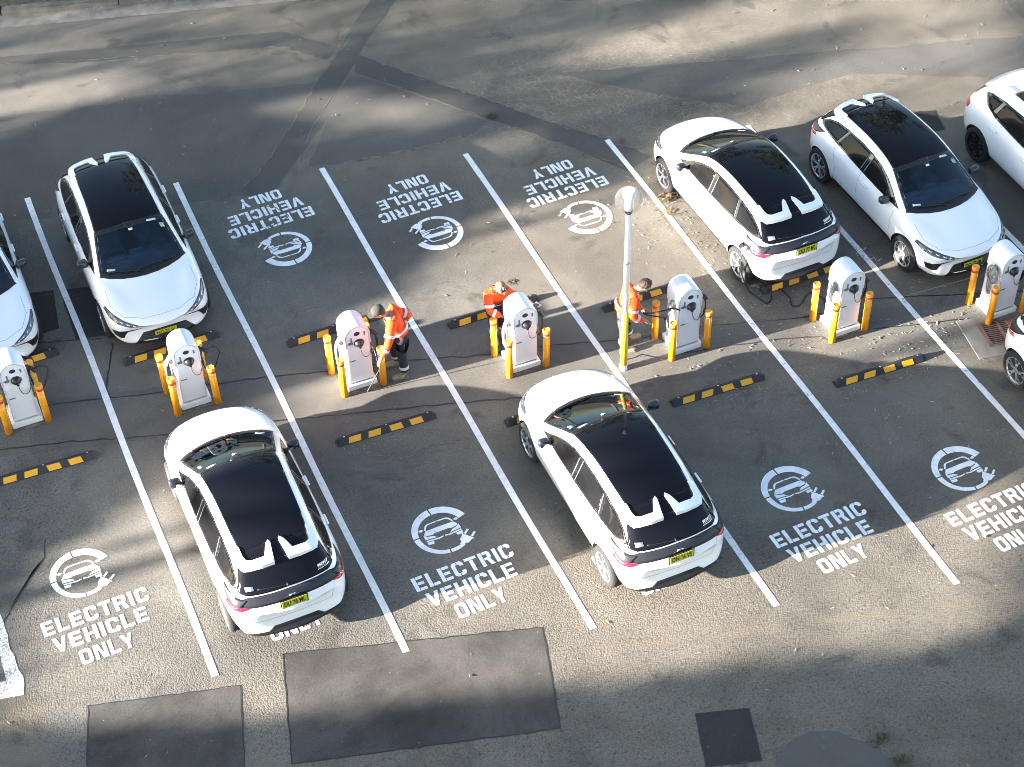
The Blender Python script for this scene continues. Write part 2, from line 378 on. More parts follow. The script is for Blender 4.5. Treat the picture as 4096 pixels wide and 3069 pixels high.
# rectangular patches
flat('asphalt_patch', 'patch', [(1.0, -.04), (4.56, -1.16), (4.07, -2.82), (.52, -1.82)], Z2, seed=8)
flat('asphalt_patch', 'patch', [(-1.77, .26), (.28, -.30), (-.08, -1.6), (-2.1, -1.0)], Z2, seed=9)
flat('asphalt_patch', 'patchdark', [(5.86, -3.38), (6.57, -3.61), (6.32, -4.41), (5.59, -4.19)], Z2, seed=10)
flat('asphalt_patch', 'smooth', [(6.55, -4.45), (6.79, -4.31), (7.16, -4.28), (7.5, -4.45), (7.81, -4.80), (7.92, -5.15), (7.9, -5.8), (6.6, -5.8), (6.45, -5.0)], Z2, seed=11, amp=.02)
flat('asphalt_patch', 'patchdark', [(15.97, 7.0), (16.45, 6.83), (16.29, 6.25), (15.8, 6.32)], Z2, seed=12)
flat('asphalt_patch', 'patchdark', [(-.05, 8.95), (.75, 8.72), (.62, 7.42), (-.1, 7.62)], Z2, seed=13)
flat('asphalt_patch', 'patchdark', [(-1.0, 10.3), (-.52, 10.16), (-.55, 9.2), (-1.0, 9.2)], Z2, seed=14)
flat('asphalt_patch', 'patchdark', [(-.9, 9.2), (-.16, 9.0), (-.3, 8.0), (-.9, 8.0)], Z2+.0003, seed=15)
flat('asphalt_patch', 'dark', [(-6, 4.6), (-2.5, 3.2), (-1.94, 2.97), (-1.70, 3.16), (-2.18, 2.63), (-2.46, 2.34), (-2.53, 2.21), (-6, .4)], Z2, seed=16, amp=.03)
# thin joints and sealed cracks
bm = bmesh.new(); k = 0
def seam(bm, pts, wd, z=Z4, amp=.45, step=.12, wander=.012):
    global k; k += 1
    ribbon(bm, wob(pts, step, wander, False, k), wd, z, amp=amp, seed=k)
for pts in ([(-4, 8.75), (-.86, 7.86), (.29, 7.45)], [(.43, 7.26), (.06, 6.24), (.08, 6.03)],
            [(-5, 7.45), (.05, 6.02), (.97, 5.75), (1.75, 5.59), (2.59, 5.38), (3.53, 5.08), (4.76, 4.78), (6.09, 4.32), (6.95, 4.13), (8.5, 3.62), (9.66, 3.41), (11.2, 2.91), (11.58, 2.86)],
            [(12.5, 2.82), (13.44, 2.47), (14.07, 2.22), (15.5, 1.7)],
            [(-5, 6.5), (-1.83, 5.62), (-.87, 5.36), (-.04, 5.07), (.67, 4.83), (2.38, 4.37), (3.5, 4.02), (4.29, 3.77), (5.03, 3.56), (6.13, 3.19), (7.3, 2.85)],
            [(7.96, 3.24), (8.38, 3.26), (8.71, 2.98), (8.86, 3.03), (10.45, 2.66), (11.29, 2.38), (11.35, 2.22), (11.6, 2.18)],
            [(12.17, 2.16), (13.16, 1.86), (13.85, 1.67)]): seam(bm, pts, .026, wander=.008)
for q in ([(1.0, -.04), (4.56, -1.16), (4.07, -2.82), (.52, -1.82), (1.0, -.04)], [(-2.1, -1.0), (-1.77, .26), (.28, -.30), (-.08, -1.6)], [(5.86, -3.38), (6.57, -3.61), (6.32, -4.41), (5.59, -4.19), (5.86, -3.38)], [(15.97, 7.0), (16.45, 6.83), (16.29, 6.25)], [(-2.53, 2.21), (-2.18, 2.63), (-1.7, 3.16), (-1.6, 3.5)],
          [(-.05, 8.95), (.75, 8.72)], [(-.05, 8.95), (-.1, 7.62), (.62, 7.42)]):
    seam(bm, q, .018, Z4+.0004, wander=.006)
tag(finish('road_crack_seal', bm, 'seal'), kind='structure')
bm = bmesh.new()
for q, wd in (([(7.17, 13.25), (7.89, 12.15), (8.7, 11.08), (9.67, 9.66), (10.39, 8.72), (10.95, 7.9)], .03),
              ([(6.82, 12.76), (7.98, 11.19), (8.59, 10.28), (9.09, 9.61), (9.73, 8.71), (10.3, 7.86)], .02), ([(6.7, 12.72), (5.96, 12.04), (5.4, 11.36), (5.01, 10.79), (4.27, 9.99)], .015),
              ([(7.17, 14.01), (6.03, 12.81), (5.29, 11.9), (4.12, 10.58), (3.69, 10.27)], .02), ([(6.03, 14.74), (6.84, 13.74)], .02), ([(5.8, 14.26), (6.46, 13.43)], .02), ([(.46, 16.11), (3.02, 15.19), (5.8, 14.26)], .015),
              ([(3.1, 8.2), (2.9, 7.4), (2.65, 6.6)], .012), ([(2.9, 7.5), (2.5, 7.2), (2.3, 6.9)], .01), ([(3.5, 3.0), (4.2, 2.82), (5.1, 2.7)], .016), ([(3.55, 2.86), (4.5, 2.66), (5.0, 2.5)], .012),
              ([(3.7, 9.8), (4.05, 9.5), (4.2, 9.15), (3.5, 8.9)], .02), ([(8.15, 9.94), (6.85, 10.02), (5.52, 10.18)], .05), ([(3.9, 6.6), (3.3, 6.45), (2.7, 6.62)], .012)):
    seam(bm, q, wd, Z4+.0008, amp=.8, wander=.02)
tag(finish('road_joint_dirt', bm, 'gapdirt'), kind='structure')
# dirt lines in the strip beside the charger plinths
bm = bmesh.new()
for kk in range(-1, 6):
    x = 1.06+2.6*kk; y = 5.23-.745*kk
    seam(bm, [(x-.05, y-.04), (x+.56, y-.03), (x+.6, y+.5)], .05, Z3, amp=.9)
tag(finish('road_grit', bm, 'gapdirt'), kind='structure')
# kerb and gutter along the far edge of the road (road direction falls .288 for each metre to the right)
dr = Vector((1, -.2885)).normalized(); nr = Vector((.2885, 1)).normalized()
o0 = Vector((.74, 17.39))
def along(t, d): p = o0 + dr*t + nr*d; return (p.x, p.y)
bm = bmesh.new(); poly(bm, [along(-40, 0), along(60, 0), along(60, .46), along(-40, .46)], .006); tag(finish('gutter', bm, 'concrete'), kind='structure')
bm = bmesh.new()
for i in range(-14, 22):
    a, b = i*2.42+.012, (i+1)*2.42-.012
    slab(bm, [along(a, .47), along(b, .47), along(b, .64), along(a, .64)], 0, .14)
bmesh.ops.bevel(bm, geom=[e for e in bm.edges if min(v.co.z for v in e.verts) > .1], offset=.03, segments=2, affect='EDGES')
tag(finish('kerb', bm, 'concrete'), kind='structure')
bm = bmesh.new(); seam(bm, [along(t, .462) for t in range(-10, 14, 2)], .05, Z3, amp=.8, wander=.02)
for i in range(-4, 6): seam(bm, [along(i*2.42, .03), along(i*2.42, .44)], .02, Z3, amp=.4)
tag(finish('gutter_dirt', bm, 'gapdirt'), kind='structure')
bm = bmesh.new(); poly(bm, [along(-60, .645), along(90, .645), along(90, 40), along(-60, 40)], .12); tag(finish('verge_soil', bm, 'verge'), kind='structure')

# ================================================================== PAINT
labels_line = {
 0: 'white bay line left of the two nearest-to-left whole cars, ending at bottom left',
 1: 'white bay line ending on the large dark patch, right of the lower left car',
 2: 'white bay line under the bent worker in the cap, ending left of the centre car',
 3: 'white bay line passing the foot of the lamp pole to the centre car',
 4: 'white bay line just left of the plugged in car DO 77 ML',
 5: 'white bay line between the plugged in car and the car with slim headlights',
 6: 'short visible white bay line behind the charger at the right edge'}
for i in range(0, 7):
    bm = bmesh.new(); x = 2.6*i; y0 = -.743*i; y1 = 11.7-.749*i
    n = 60; L = []; R = []
    rd = random.Random(i)
    for j in range(n+1):
        y = y0 + (y1-y0)*j/n; a = .052+rd.uniform(-.002, .002); e = .012*math.sin(j*.21+i)
        L.append(bm.verts.new((x-a+e, y, Z5))); R.append(bm.verts.new((x+a+e, y, Z5)))
    for j in range(n): bm.faces.new((L[j], R[j], R[j+1], L[j+1]))
    tag(finish('parking_line', bm, 'line'), labels_line[i], 'parking line', 'white parking bay lines')

# stencil letters in unit cells: (width, list of polygons)
def rect(x0, y0, x1, y1): return [(x0, y0), (x1, y0), (x1, y1), (x0, y1)]
st, gp = .23, .035
EARM = [rect(st+gp, 0, .68, .2), rect(st+gp, .4, .64, .6), rect(st+gp, .8, .68, 1)]
GL = {
 'E': (.70, [rect(0, 0, st, 1)] + EARM),
 'L': (.66, [rect(0, 0, st, 1), rect(st+gp, 0, .66, .2)]),
 'I': (.24, [rect(0, 0, st, 1)]),
 'T': (.72, [rect(0, .8, .72, 1), rect(.245, 0, .475, .775)]),
 'C': (.72, [[(.32, 0), (.14, 0), (0, .14), (0, .86), (.14, 1), (.32, 1), (.32, .8), (.27, .8), (.23, .74), (.23, .26), (.27, .2), (.32, .2)],
             [(.36, 1), (.58, 1), (.72, .86), (.72, .66), (.49, .66), (.49, .74), (.44, .8), (.36, .8)],
             [(.36, 0), (.58, 0), (.72, .14), (.72, .34), (.49, .34), (.49, .26), (.44, .2), (.36, .2)]]),
 'O': (.76, [[(.36, 0), (.14, 0), (0, .14), (0, .86), (.14, 1), (.36, 1), (.36, .8), (.27, .8), (.23, .74), (.23, .26), (.27, .2), (.36, .2)],
             [(.40, 0), (.62, 0), (.76, .14), (.76, .86), (.62, 1), (.40, 1), (.40, .8), (.49, .8), (.53, .74), (.53, .26), (.49, .2), (.40, .2)]]),
 'R': (.76, [rect(0, 0, st, 1), [(st+gp, 1), (.58, 1), (.72, .88), (.72, .58), (.62, .45), (.76, 0), (.52, 0), (.40, .40), (st+gp, .40), (st+gp, .58), (.46, .58), (.49, .63), (.49, .76), (.45, .81), (st+gp, .81)]]),
 'V': (.78, [[(0, 1), (.24, 1), (.39, .40), (.372, 0), (.27, 0)], [(.54, 1), (.78, 1), (.51, 0), (.408, 0), (.425, .46)]]),
 'H': (.76, [rect(0, 0, st, 1), rect(.53, 0, .76, 1), rect(st+gp, .40, .53, .60)]),
 'N': (.78, [rect(0, 0, st, .80), [(0, 1), (.22, 1), (.55, .44), (.55, .03), (.78, 0), (.40, .25), (0, .9)], rect(.58, .22, .78, 1)]),
 'Y': (.76, [[(0, 1), (.25, 1), (.38, .70), (.38, .36), (.275, .36)], [(.51, 1), (.76, 1), (.495, .40), (.41, .36), (.41, .76)], rect(.27, 0, .495, .33)]),
}
GL['N'] = (.80, [rect(0, 0, .22, 1), rect(.58, 0, .80, 1), [(.24, 1), (.34, 1), (.565, .30), (.565, 0), (.46, 0), (.24, .70)]])
def word(bm, text, x0, y0, h, width, z, wsc=None):
    tw = sum(GL[c][0] for c in text) + .13*(len(text)-1); s = width/tw; x = x0
    for c in text:
        wd, polys = GL[c]
        for q in polys: poly(bm, [(x+a*s, y0+b*h) for a, b in q], z)
        x += (wd+.13)*s
def arc(bm, r0a, r0b, r1, a0, a1, z, n=14):
    """ring segment whose inner radius runs from r0a to r0b"""
    a0, a1 = math.radians(a0), math.radians(a1); I = []; O = []
    for i in range(n+1):
        t = a0+(a1-a0)*i/n; r = r0a+(r0b-r0a)*i/n
        I.append(bm.verts.new((r*math.cos(t), r*math.sin(t), z))); O.append(bm.verts.new((r1*math.cos(t), r1*math.sin(t), z)))
    for i in range(n): bm.faces.new((I[i], I[i+1], O[i+1], O[i]))
ZP = .0042
def emblem_mesh():
    bm = bmesh.new(); R = .465
    arc(bm, .342, .342, R, 18, 94, ZP); arc(bm, .345, .372, R, 97, 179, ZP); arc(bm, .375, .398, R, 182, 263, ZP); arc(bm, .398, .408, R, 266, 296, ZP)
    def tf(pts, ang=math.radians(39), ox=.178, oy=-.378, k=1.18):                       # plug on the end of the ring
        c, s = math.cos(ang), math.sin(ang); return [(ox+k*(c*a-s*b), oy+k*(s*a+c*b)) for a, b in pts]
    poly(bm, tf([(-.02, .028), (-.02, -.028), (.02, -.03), (.045, -.062), (.125, -.075), (.125, -.088), (.145, -.088), (.145, .088), (.125, .088), (.125, .075), (.045, .062), (.02, .03)]), ZP)
    for sg in (-1, 1): poly(bm, tf([(.155, sg*.05-.015), (.24, sg*.05-.015), (.24, sg*.05+.015), (.155, sg*.05+.015)]), ZP)
    for sg in (-1, 1):                                                                 # car seen from the front
        F_ = lambda q: [(sg*a*1.20-.012, b*1.04+.024) for a, b in q]
        poly(bm, F_([(.006, .178), (.13, .173), (.165, .15), (.20, .075), (.18, .065), (.15, .125), (.12, .150), (.006, .155)]), ZP)
        poly(bm, F_([(.205, .085), (.235, .11), (.265, .105), (.27, .08), (.24, .062)]), ZP)
        poly(bm, F_([(0, .060), (.19, .056), (.228, .0), (.218, -.030), (.13, -.050), (.10, -.032), (0, -.032)]), ZP)
        poly(bm, F_([(.24, -.01), (.245, -.10), (.19, -.105), (.10, -.115), (.075, -.13), (.13, -.072), (.20, -.052)]), ZP)
        poly(bm, F_([(.010, -.124), (.07, -.136), (.238, -.116), (.238, -.142), (.07, -.160), (.010, -.146)]), ZP)
        poly(bm, F_([(.15, -.162), (.238, -.152), (.238, -.205), (.16, -.21)]), ZP)
    me = bpy.data.meshes.new('emblem'); bm.to_mesh(me); bm.free(); me.materials.append(MT['stencil']); return me
def letter_mesh():
    bm = bmesh.new()
    word(bm, 'ELECTRIC', -.80, -.935, .27, 1.585, ZP); word(bm, 'VEHICLE', -.72, -1.285, .27, 1.40, ZP); word(bm, 'ONLY', -.43, -1.655, .27, .79, ZP)
    me = bpy.data.meshes.new('lettering'); bm.to_mesh(me); bm.free(); me.materials.append(MT['stencil']); return me
EM, LM = emblem_mesh(), letter_mesh()
labels_mark = {
 ('lo', -1): 'white ELECTRIC VEHICLE ONLY stencil with car emblem, fully sunlit, in the bottom left bay', ('lo', 0): 'white stencil mostly under the lower left car, only ONLY showing behind its bumper',
 ('lo', 1): 'white electric vehicle stencil half in car shadow, just above the large dark patch', ('lo', 2): 'white stencil mostly under the centre car, tops of ONLY showing below its bumper',
 ('lo', 3): 'white ELECTRIC VEHICLE ONLY stencil crossed by a shadow edge, right of the centre car', ('lo', 4): 'white ELECTRIC VEHICLE ONLY stencil with its words cut off by the right edge',
 ('up', 1): 'upside down white electric vehicle stencil in full shade beside the upper left car', ('up', 2): 'upside down white electric vehicle stencil between its two like ones, above the middle charger',
 ('up', 3): 'upside down white electric vehicle stencil just left of the lamp globe'}
for (rowname, kk), lb in labels_mark.items():
    if rowname == 'lo': loc, rz = (3.93+2.6*(kk-1), 1.14-.745*(kk-1), 0), math.radians(1.2)
    else: loc, rz = (3.87+2.6*(kk-1), 8.31-.745*(kk-1), 0), PI+math.radians(.8)
    e = empty('bay_marking', loc, rz); tag(e, lb, 'bay marking', 'electric vehicle bay stencils')
    link('emblem', EM, e); link('lettering', LM, e)
# worn old arrow at the lower left corner
bm = bmesh.new()
for q in ([(-2.54, 2.38), (-2.53, 2.21), (-2.545, 1.82), (-2.50, 1.0), (-2.55, .82), (-2.75, .86), (-2.72, 1.15), (-2.70, 1.62), (-2.75, 2.0)], [(-2.74, .86), (-2.73, 1.16), (-3.6, 1.45), (-3.6, 1.1)]):
    poly(bm, wob(q, .12, .012, True, 3), Z5)
bmesh.ops.triangulate(bm, faces=bm.faces[:])
tag(finish('painted_arrow', bm, 'oldpaint'), 'worn white road paint flaking off at the lower left corner', 'road paint')
# chalk survey scribbles
bm = bmesh.new()
for q in ([(12.86, 4.0), (12.95, 3.95), (12.90, 3.86), (13.02, 3.84), (12.96, 3.72)], [(13.02, 3.72), (13.14, 3.70), (13.12, 3.60), (13.24, 3.62)], [(13.05, 4.02), (13.1, 3.95), (13.16, 4.0)]):
    ribbon(bm, wob(q, .04, .01, False, 5), .014, Z5, amp=.6)
tag(finish('chalk_marks', bm, 'oldpaint'), 'faint white chalk scribble on the tarmac between the two upper right cars', 'chalk marks')
# ================================================================== CARS
def loft(stations, bowf, levels=3):
    """Half sections (x, z) at stations s from the nose, mirrored, joined and subdivided into one smooth body; returns a mesh."""
    bm = bmesh.new(); rows = []
    def co(x, z, s, sg): return Vector((sg*x, LH - (s + bowf(s)*(abs(x)/.9)**2.4), z))
    for s, pts in stations:
        n = len(pts); row = []
        for i in range(n): row.append(bm.verts.new(co(*pts[i], s, 1)))            # right half, bottom centre to top centre
        for i in range(n-2, 0, -1): row.append(bm.verts.new(co(*pts[i], s, -1)))
        rows.append(row)
    m = len(rows[0])
    for a, b in zip(rows, rows[1:]):
        for i in range(m): bm.faces.new((a[i], b[i], b[(i+1) % m], a[(i+1) % m]))
    n = len(stations[0][1])
    for row in (rows[0], rows[-1]):
        for i in range(n-1):                                                      # close nose and tail with a ladder of quads
            j0, j1 = i, i+1; k0, k1 = (m-i) % m, (m-i-1) % m
            vs = []
            for q in (row[j0], row[j1], row[k1], row[k0]):
                if q not in vs: vs.append(q)
            if len(vs) > 2: bm.faces.new(vs)
    bmesh.ops.recalc_face_normals(bm, faces=bm.faces[:])
    me = bpy.data.meshes.new('cage'); bm.to_mesh(me); bm.free()
    o = bpy.data.objects.new('cage', me); C.objects.link(o)
    md = o.modifiers.new('s', 'SUBSURF'); md.levels = levels; md.render_levels = levels
    return o
def bake(o):
    bpy.context.view_layer.update()
    dg = bpy.context.evaluated_depsgraph_get()
    me = bpy.data.meshes.new_from_object(o.evaluated_get(dg)); old = o.data
    bpy.data.objects.remove(o); bpy.data.meshes.remove(old); return me
def cut_arches(o, axles, r, xin=.60):
    bm = bmesh.new()
    for s in axles:
        for sg in (-1, 1):
            lathe(bm, (sg*.85, LH-s, .335), [(r, -.24), (r, .24)], 48, 'X')
    bmesh.ops.recalc_face_normals(bm, faces=bm.faces[:])
    me = bpy.data.meshes.new('cut'); bm.to_mesh(me); bm.free(); c = bpy.data.objects.new('cut', me); C.objects.link(c)
    md = o.modifiers.new('b', 'BOOLEAN'); md.operation = 'DIFFERENCE'; md.object = c; md.solver = 'EXACT'
    me2 = bake(o); bpy.data.objects.remove(c); return me2
def arch_dark(me, axles, r):
    """white outside, black lining inside the wheel arches"""
    me.materials.clear(); me.materials.append(MT['white']); me.materials.append(MT['black'])
    for p in me.polygons:
        k = 0
        for s in axles:
            d = math.hypot(p.center.y-(LH-s), p.center.z-.335)
            if d < r+.004 and abs(p.normal.y*(p.center.y-(LH-s))+p.normal.z*(p.center.z-.335)) > .5*max(d, .01) and abs(p.normal.x) < .5 and d > r-.02: k = 1
            if d < r and abs(abs(p.center.x)-.61) < .01: k = 1
        p.material_index = k
DIRS = {'top': ((0, 0, -1), lambda u, v: (u, LH-v, 3)), 'front': ((0, -1, 0), lambda u, v: (u, 4, v)), 'rear': ((0, 1, 0), lambda u, v: (u, -4, v)),
        'right': ((-1, 0, 0), lambda u, v: (3, LH-u, v)), 'left': ((1, 0, 0), lambda u, v: (-3, LH-u, v))}
def decal(bm, bvh, pts, proj, off=.004, step=.045, skirt=.012, mi=0):
    """Lay an outline drawn in a flat view onto the body as a panel with rolled-in edges."""
    d, f = DIRS[proj]; d = Vector(d)
    t = bmesh.new(); poly(t, pts); bmesh.ops.triangulate(t, faces=t.faces[:])
    for ax in (0, 1):
        lo = min(p[ax] for p in pts); hi = max(p[ax] for p in pts); n = max(1, int((hi-lo)/step))
        for i in range(1, n):
            co = [0, 0, 0]; no = [0, 0, 0]; co[ax] = lo+(hi-lo)*i/n; no[ax] = 1
            bmesh.ops.bisect_plane(t, geom=t.verts[:]+t.edges[:]+t.faces[:], plane_co=co, plane_no=no)
    bmesh.ops.remove_doubles(t, verts=t.verts[:], dist=1e-5)
    mp = {}
    for v in t.verts:
        o = Vector(f(v.co.x, v.co.y)); h, nn, _, _ = bvh.ray_cast(o, d)
        if h is None: h, nn, _, _ = bvh.find_nearest(o + d*(2.2 if abs(d.z) > .5 or abs(d.x) > .5 else 1.9))
        if nn.dot(d) > 0: nn = -nn
        mp[v] = (bm.verts.new(h+nn*off), nn)
    for fc in t.faces:
        try: bm.faces.new([mp[v][0] for v in fc.verts]).material_index = mi
        except ValueError: pass
    if skirt:
        low = {}
        for e in t.edges:
            if e.is_boundary:
                for v in e.verts:
                    if v not in low: low[v] = bm.verts.new(mp[v][0].co - mp[v][1]*skirt)
                a, b = e.verts
                bm.faces.new((mp[a][0], mp[b][0], low[b], low[a])).material_index = mi
    t.free()
def mesh_of(name, bm, m, smooth=True):
    me = bpy.data.meshes.new(name); bmesh.ops.recalc_face_normals(bm, faces=bm.faces[:]); bm.to_mesh(me); bm.free()
    if smooth: me.polygons.foreach_set('use_smooth', [True]*len(me.polygons))
    for x in (m if isinstance(m, (list, tuple)) else [m]): me.materials.append(MT[x])
    return me
def mir(p): return [(-a, b) for a, b in p]
def text_mesh(name, txt, size, m, extr=.001, width=None):
    cu = bpy.data.curves.new(name, 'FONT'); cu.body = txt; cu.size = size; cu.align_x = 'CENTER'; cu.align_y = 'CENTER'; cu.extrude = extr; cu.offset = .0016
    o = bpy.data.objects.new(name, cu); C.objects.link(o); me = bake2(o, cu)
    if width:
        w_ = max(v.co.x for v in me.vertices)-min(v.co.x for v in me.vertices)
        for v in me.vertices: v.co.x *= width/w_
    me.materials.clear(); me.materials.append(MT[m]); return me
def bake2(o, cu):
    bpy.context.view_layer.update(); dg = bpy.context.evaluated_depsgraph_get()
    me = bpy.data.meshes.new_from_object(o.evaluated_get(dg)); bpy.data.objects.remove(o); bpy.data.curves.remove(cu); return me
def bvh_of(me): return BVHTree.FromPolygons([v.co.copy() for v in me.vertices], [tuple(p.vertices) for p in me.polygons])

def wheel_meshes(R=.335, rr=.232, style=0):
    bm = bmesh.new()          # tyre with rounded shoulders, axis along x, outer face at +x
    lathe(bm, (0, 0, 0), [(rr-.01, -.10), (rr+.02, -.108), (R-.03, -.108), (R-.008, -.095), (R, -.06), (R, .05), (R-.008, .085), (R-.03, .103), (rr+.03, .106), (rr, .098), (rr-.012, .085)], 44, 'X')
    ty = mesh_of('tyre', bm, 'tyre')
    bm = bmesh.new(); lathe(bm, (0, 0, 0), [(.02, .03), (rr-.03, .02), (rr-.012, .086)], 40, 'X', cap=False)
    brk = mesh_of('wheel_dish', bm, 'darkalloy')
    bm = bmesh.new()          # rim lip and five twin spokes
    lathe(bm, (0, 0, 0), [(rr-.026, .078), (rr-.012, .097), (rr+.006, .100), (rr+.004, .088)], 44, 'X', cap=False)
    for k in range(5):
        a = 2*PI*k/5 + .3
        for sg in (-1, 1):
            if style == 0: prs = [((.045, sg*.16), (.12, sg*.09), .015), ((.12, sg*.09), (rr-.015, sg*.235), .011)]
            else: prs = [((.04, sg*.3), (.15, sg*.30), .013), ((.15, sg*.30), (rr-.02, sg*.10), .012)]
            for (ra, ta), (rb, tb), wd in prs:
                A = Vector((.066, ra*math.cos(a+ta), ra*math.sin(a+ta))); B = Vector((.086, rb*math.cos(a+tb), rb*math.sin(a+tb)))
                t = (B-A).normalized(); nn = Vector((1, 0, 0)).cross(t).normalized()
                vs = [bm.verts.new(p+nn*e*wd+Vector((h, 0, 0))) for p in (A, B) for e in (-1, 1) for h in (0, .022)]
                for q in ((0, 1, 3, 2), (4, 6, 7, 5), (1, 5, 7, 3), (0, 4, 5, 1), (2, 3, 7, 6)): bm.faces.new([vs[i] for i in q])
    lathe(bm, (0, 0, 0), [(.062, .055), (.058, .085), (.03, .092)], 20, 'X')
    rim = mesh_of('rim', bm, 'silver' if style == 0 else 'darkalloy', False)
    return ty, brk, rim

LH = 2.1435                                              # half the length of the hatchback
ST = [
 (-.05, [(0, .34), (.42, .36), (.60, .39), (.66, .50), (.60, .58), (.53, .615), (.42, .63), (.28, .64), (.14, .645), (0, .647)]),
 (0.00, [(0, .21), (.54, .22), (.74, .27), (.79, .49), (.75, .64), (.66, .68), (.50, .70), (.34, .708), (.17, .712), (0, .714)]),
 (0.11, [(0, .18), (.60, .19), (.80, .25), (.862, .49), (.83, .69), (.73, .745), (.55, .771), (.37, .766), (.18, .775), (0, .778)]),
 (0.36, [(0, .18), (.64, .18), (.86, .25), (.905, .52), (.872, .75), (.78, .825), (.61, .856), (.40, .830), (.20, .846), (0, .849)]),
 (0.68, [(0, .18), (.64, .18), (.885, .25), (.92, .56), (.888, .80), (.80, .90), (.66, .943), (.44, .903), (.21, .922), (0, .925)]),
 (0.86, [(0, .18), (.64, .18), (.885, .25), (.92, .57), (.892, .835), (.815, .935), (.735, .965), (.62, .968), (.32, .978), (0, .982)]),
 (0.96, [(0, .18), (.64, .18), (.885, .25), (.92, .58), (.894, .85), (.818, .95), (.74, .995), (.655, 1.022), (.33, 1.048), (0, 1.054)]),
 (1.33, [(0, .18), (.64, .18), (.885, .25), (.918, .58), (.896, .87), (.822, .968), (.705, 1.145), (.625, 1.192), (.31, 1.232), (0, 1.243)]),
 (1.74, [(0, .18), (.64, .18), (.885, .25), (.918, .58), (.898, .89), (.828, .988), (.665, 1.312), (.585, 1.362), (.29, 1.408), (0, 1.418)]),
 (2.10, [(0, .18), (.64, .18), (.885, .25), (.918, .59), (.899, .905), (.832, 1.002), (.640, 1.405), (.562, 1.447), (.28, 1.484), (0, 1.494)]),
 (2.60, [(0, .18), (.64, .18), (.885, .25), (.918, .60), (.90, .925), (.832, 1.018), (.628, 1.432), (.550, 1.470), (.275, 1.503), (0, 1.512)]),
 (3.10, [(0, .18), (.64, .18), (.888, .25), (.922, .61), (.903, .94), (.825, 1.032), (.612, 1.412), (.535, 1.45), (.265, 1.482), (0, 1.49)]),
 (3.52, [(0, .20), (.64, .20), (.885, .27), (.922, .62), (.90, .952), (.812, 1.045), (.590, 1.355), (.516, 1.394), (.255, 1.424), (0, 1.432)]),
 (3.77, [(0, .22), (.64, .22), (.87, .29), (.908, .63), (.885, .955), (.788, 1.05), (.570, 1.292), (.502, 1.33), (.25, 1.358), (0, 1.364)]),
 (3.93, [(0, .24), (.62, .24), (.845, .31), (.885, .64), (.862, .95), (.768, 1.03), (.615, 1.165), (.53, 1.192), (.265, 1.212), (0, 1.218)]),
 (4.07, [(0, .26), (.58, .26), (.815, .33), (.858, .64), (.838, .935), (.755, .995), (.65, 1.035), (.55, 1.052), (.275, 1.064), (0, 1.068)]),
 (4.165, [(0, .26), (.56, .26), (.79, .32), (.825, .63), (.81, .89), (.735, .935), (.63, .96), (.51, .968), (.255, .974), (0, .976)]),
 (4.225, [(0, .27), (.50, .27), (.72, .31), (.775, .58), (.75, .80), (.67, .845), (.55, .862), (.40, .87), (.20, .874), (0, .875)]),
 (4.26, [(0, .31), (.42, .31), (.63, .34), (.69, .56), (.63, .68), (.55, .715), (.42, .728), (.28, .735), (.14, .738), (0, .739)]),
]
def lerp_tab(t, s):
    if s <= t[0][0]: return t[0][1]
    for (a, x), (b, y) in zip(t, t[1:]):
        if s <= b: return x+(y-x)*(s-a)/(b-a)
    return t[-1][1]
BOW = [(0, .32), (.4, .28), (.95, .24), (1.75, .13), (2.3, 0), (3.0, 0), (3.6, -.08), (4.0, -.16), (4.29, -.24)]
body_o = loft(ST, lambda s: lerp_tab(BOW, s))
smooth_me = bake(loft(ST, lambda s: lerp_tab(BOW, s))); BV = bvh_of(smooth_me)
body_me = cut_arches(body_o, (.83, 3.535), .372)
body_me.polygons.foreach_set('use_smooth', [True]*len(body_me.polygons)); arch_dark(body_me, (.83, 3.535), .372); body_me.name = 'body'
try: body_me.set_sharp_from_angle(angle=math.radians(38))
except Exception: pass

CAR = []                                                   # (name, mesh, parent index or None, offset, rotation z)
def part(name, bm, m, parent=None, loc=(0, 0, 0), smooth=True, rz=0, me=None):
    CAR.append((name, me or mesh_of(name, bm, m, smooth), parent, loc, rz)); return len(CAR)-1
def D(polys, proj, off=.004, both=False, **kw):
    bm = bmesh.new()
    for p in polys:
        decal(bm, BV, p, proj, off, **kw)
        if both: decal(bm, BV, mir(p), proj, off, **kw)
    return bm
part('body', None, None, me=body_me)
WS = [(-.725, 1.125), (-.60, 1.035), (-.40, .95), (-.20, .905), (0, .89), (.20, .905), (.40, .95), (.60, 1.035), (.725, 1.125), (.690, 1.33), (.640, 1.58), (.585, 1.83), (.30, 1.79), (0, 1.78), (-.30, 1.79), (-.585, 1.83), (-.640, 1.58), (-.690, 1.33)]
def inside2(p, q):
    r = False
    for i in range(len(q)):
        (x1, y1), (x2, y2) = q[i], q[(i+1) % len(q)]
        if (y1 > p[1]) != (y2 > p[1]) and p[0] < (x2-x1)*(p[1]-y1)/(y2-y1)+x1: r = not r
    return r
WSI = [(x*.93, 1.40+(s-1.40)*.90) for x, s in WS]
bm = bmesh.new(); bm.from_mesh(body_me)                       # open the body behind the windscreen
bmesh.ops.delete(bm, geom=[f for f in bm.faces if f.normal.z > .2 and f.calc_center_median().z > .9 and inside2((f.calc_center_median().x, LH-f.calc_center_median().y), WSI)], context='FACES')
bm.to_mesh(body_me); bm.free()
iw = part('windscreen', D([WS], 'top', .004, skirt=.003), 'windscreen')
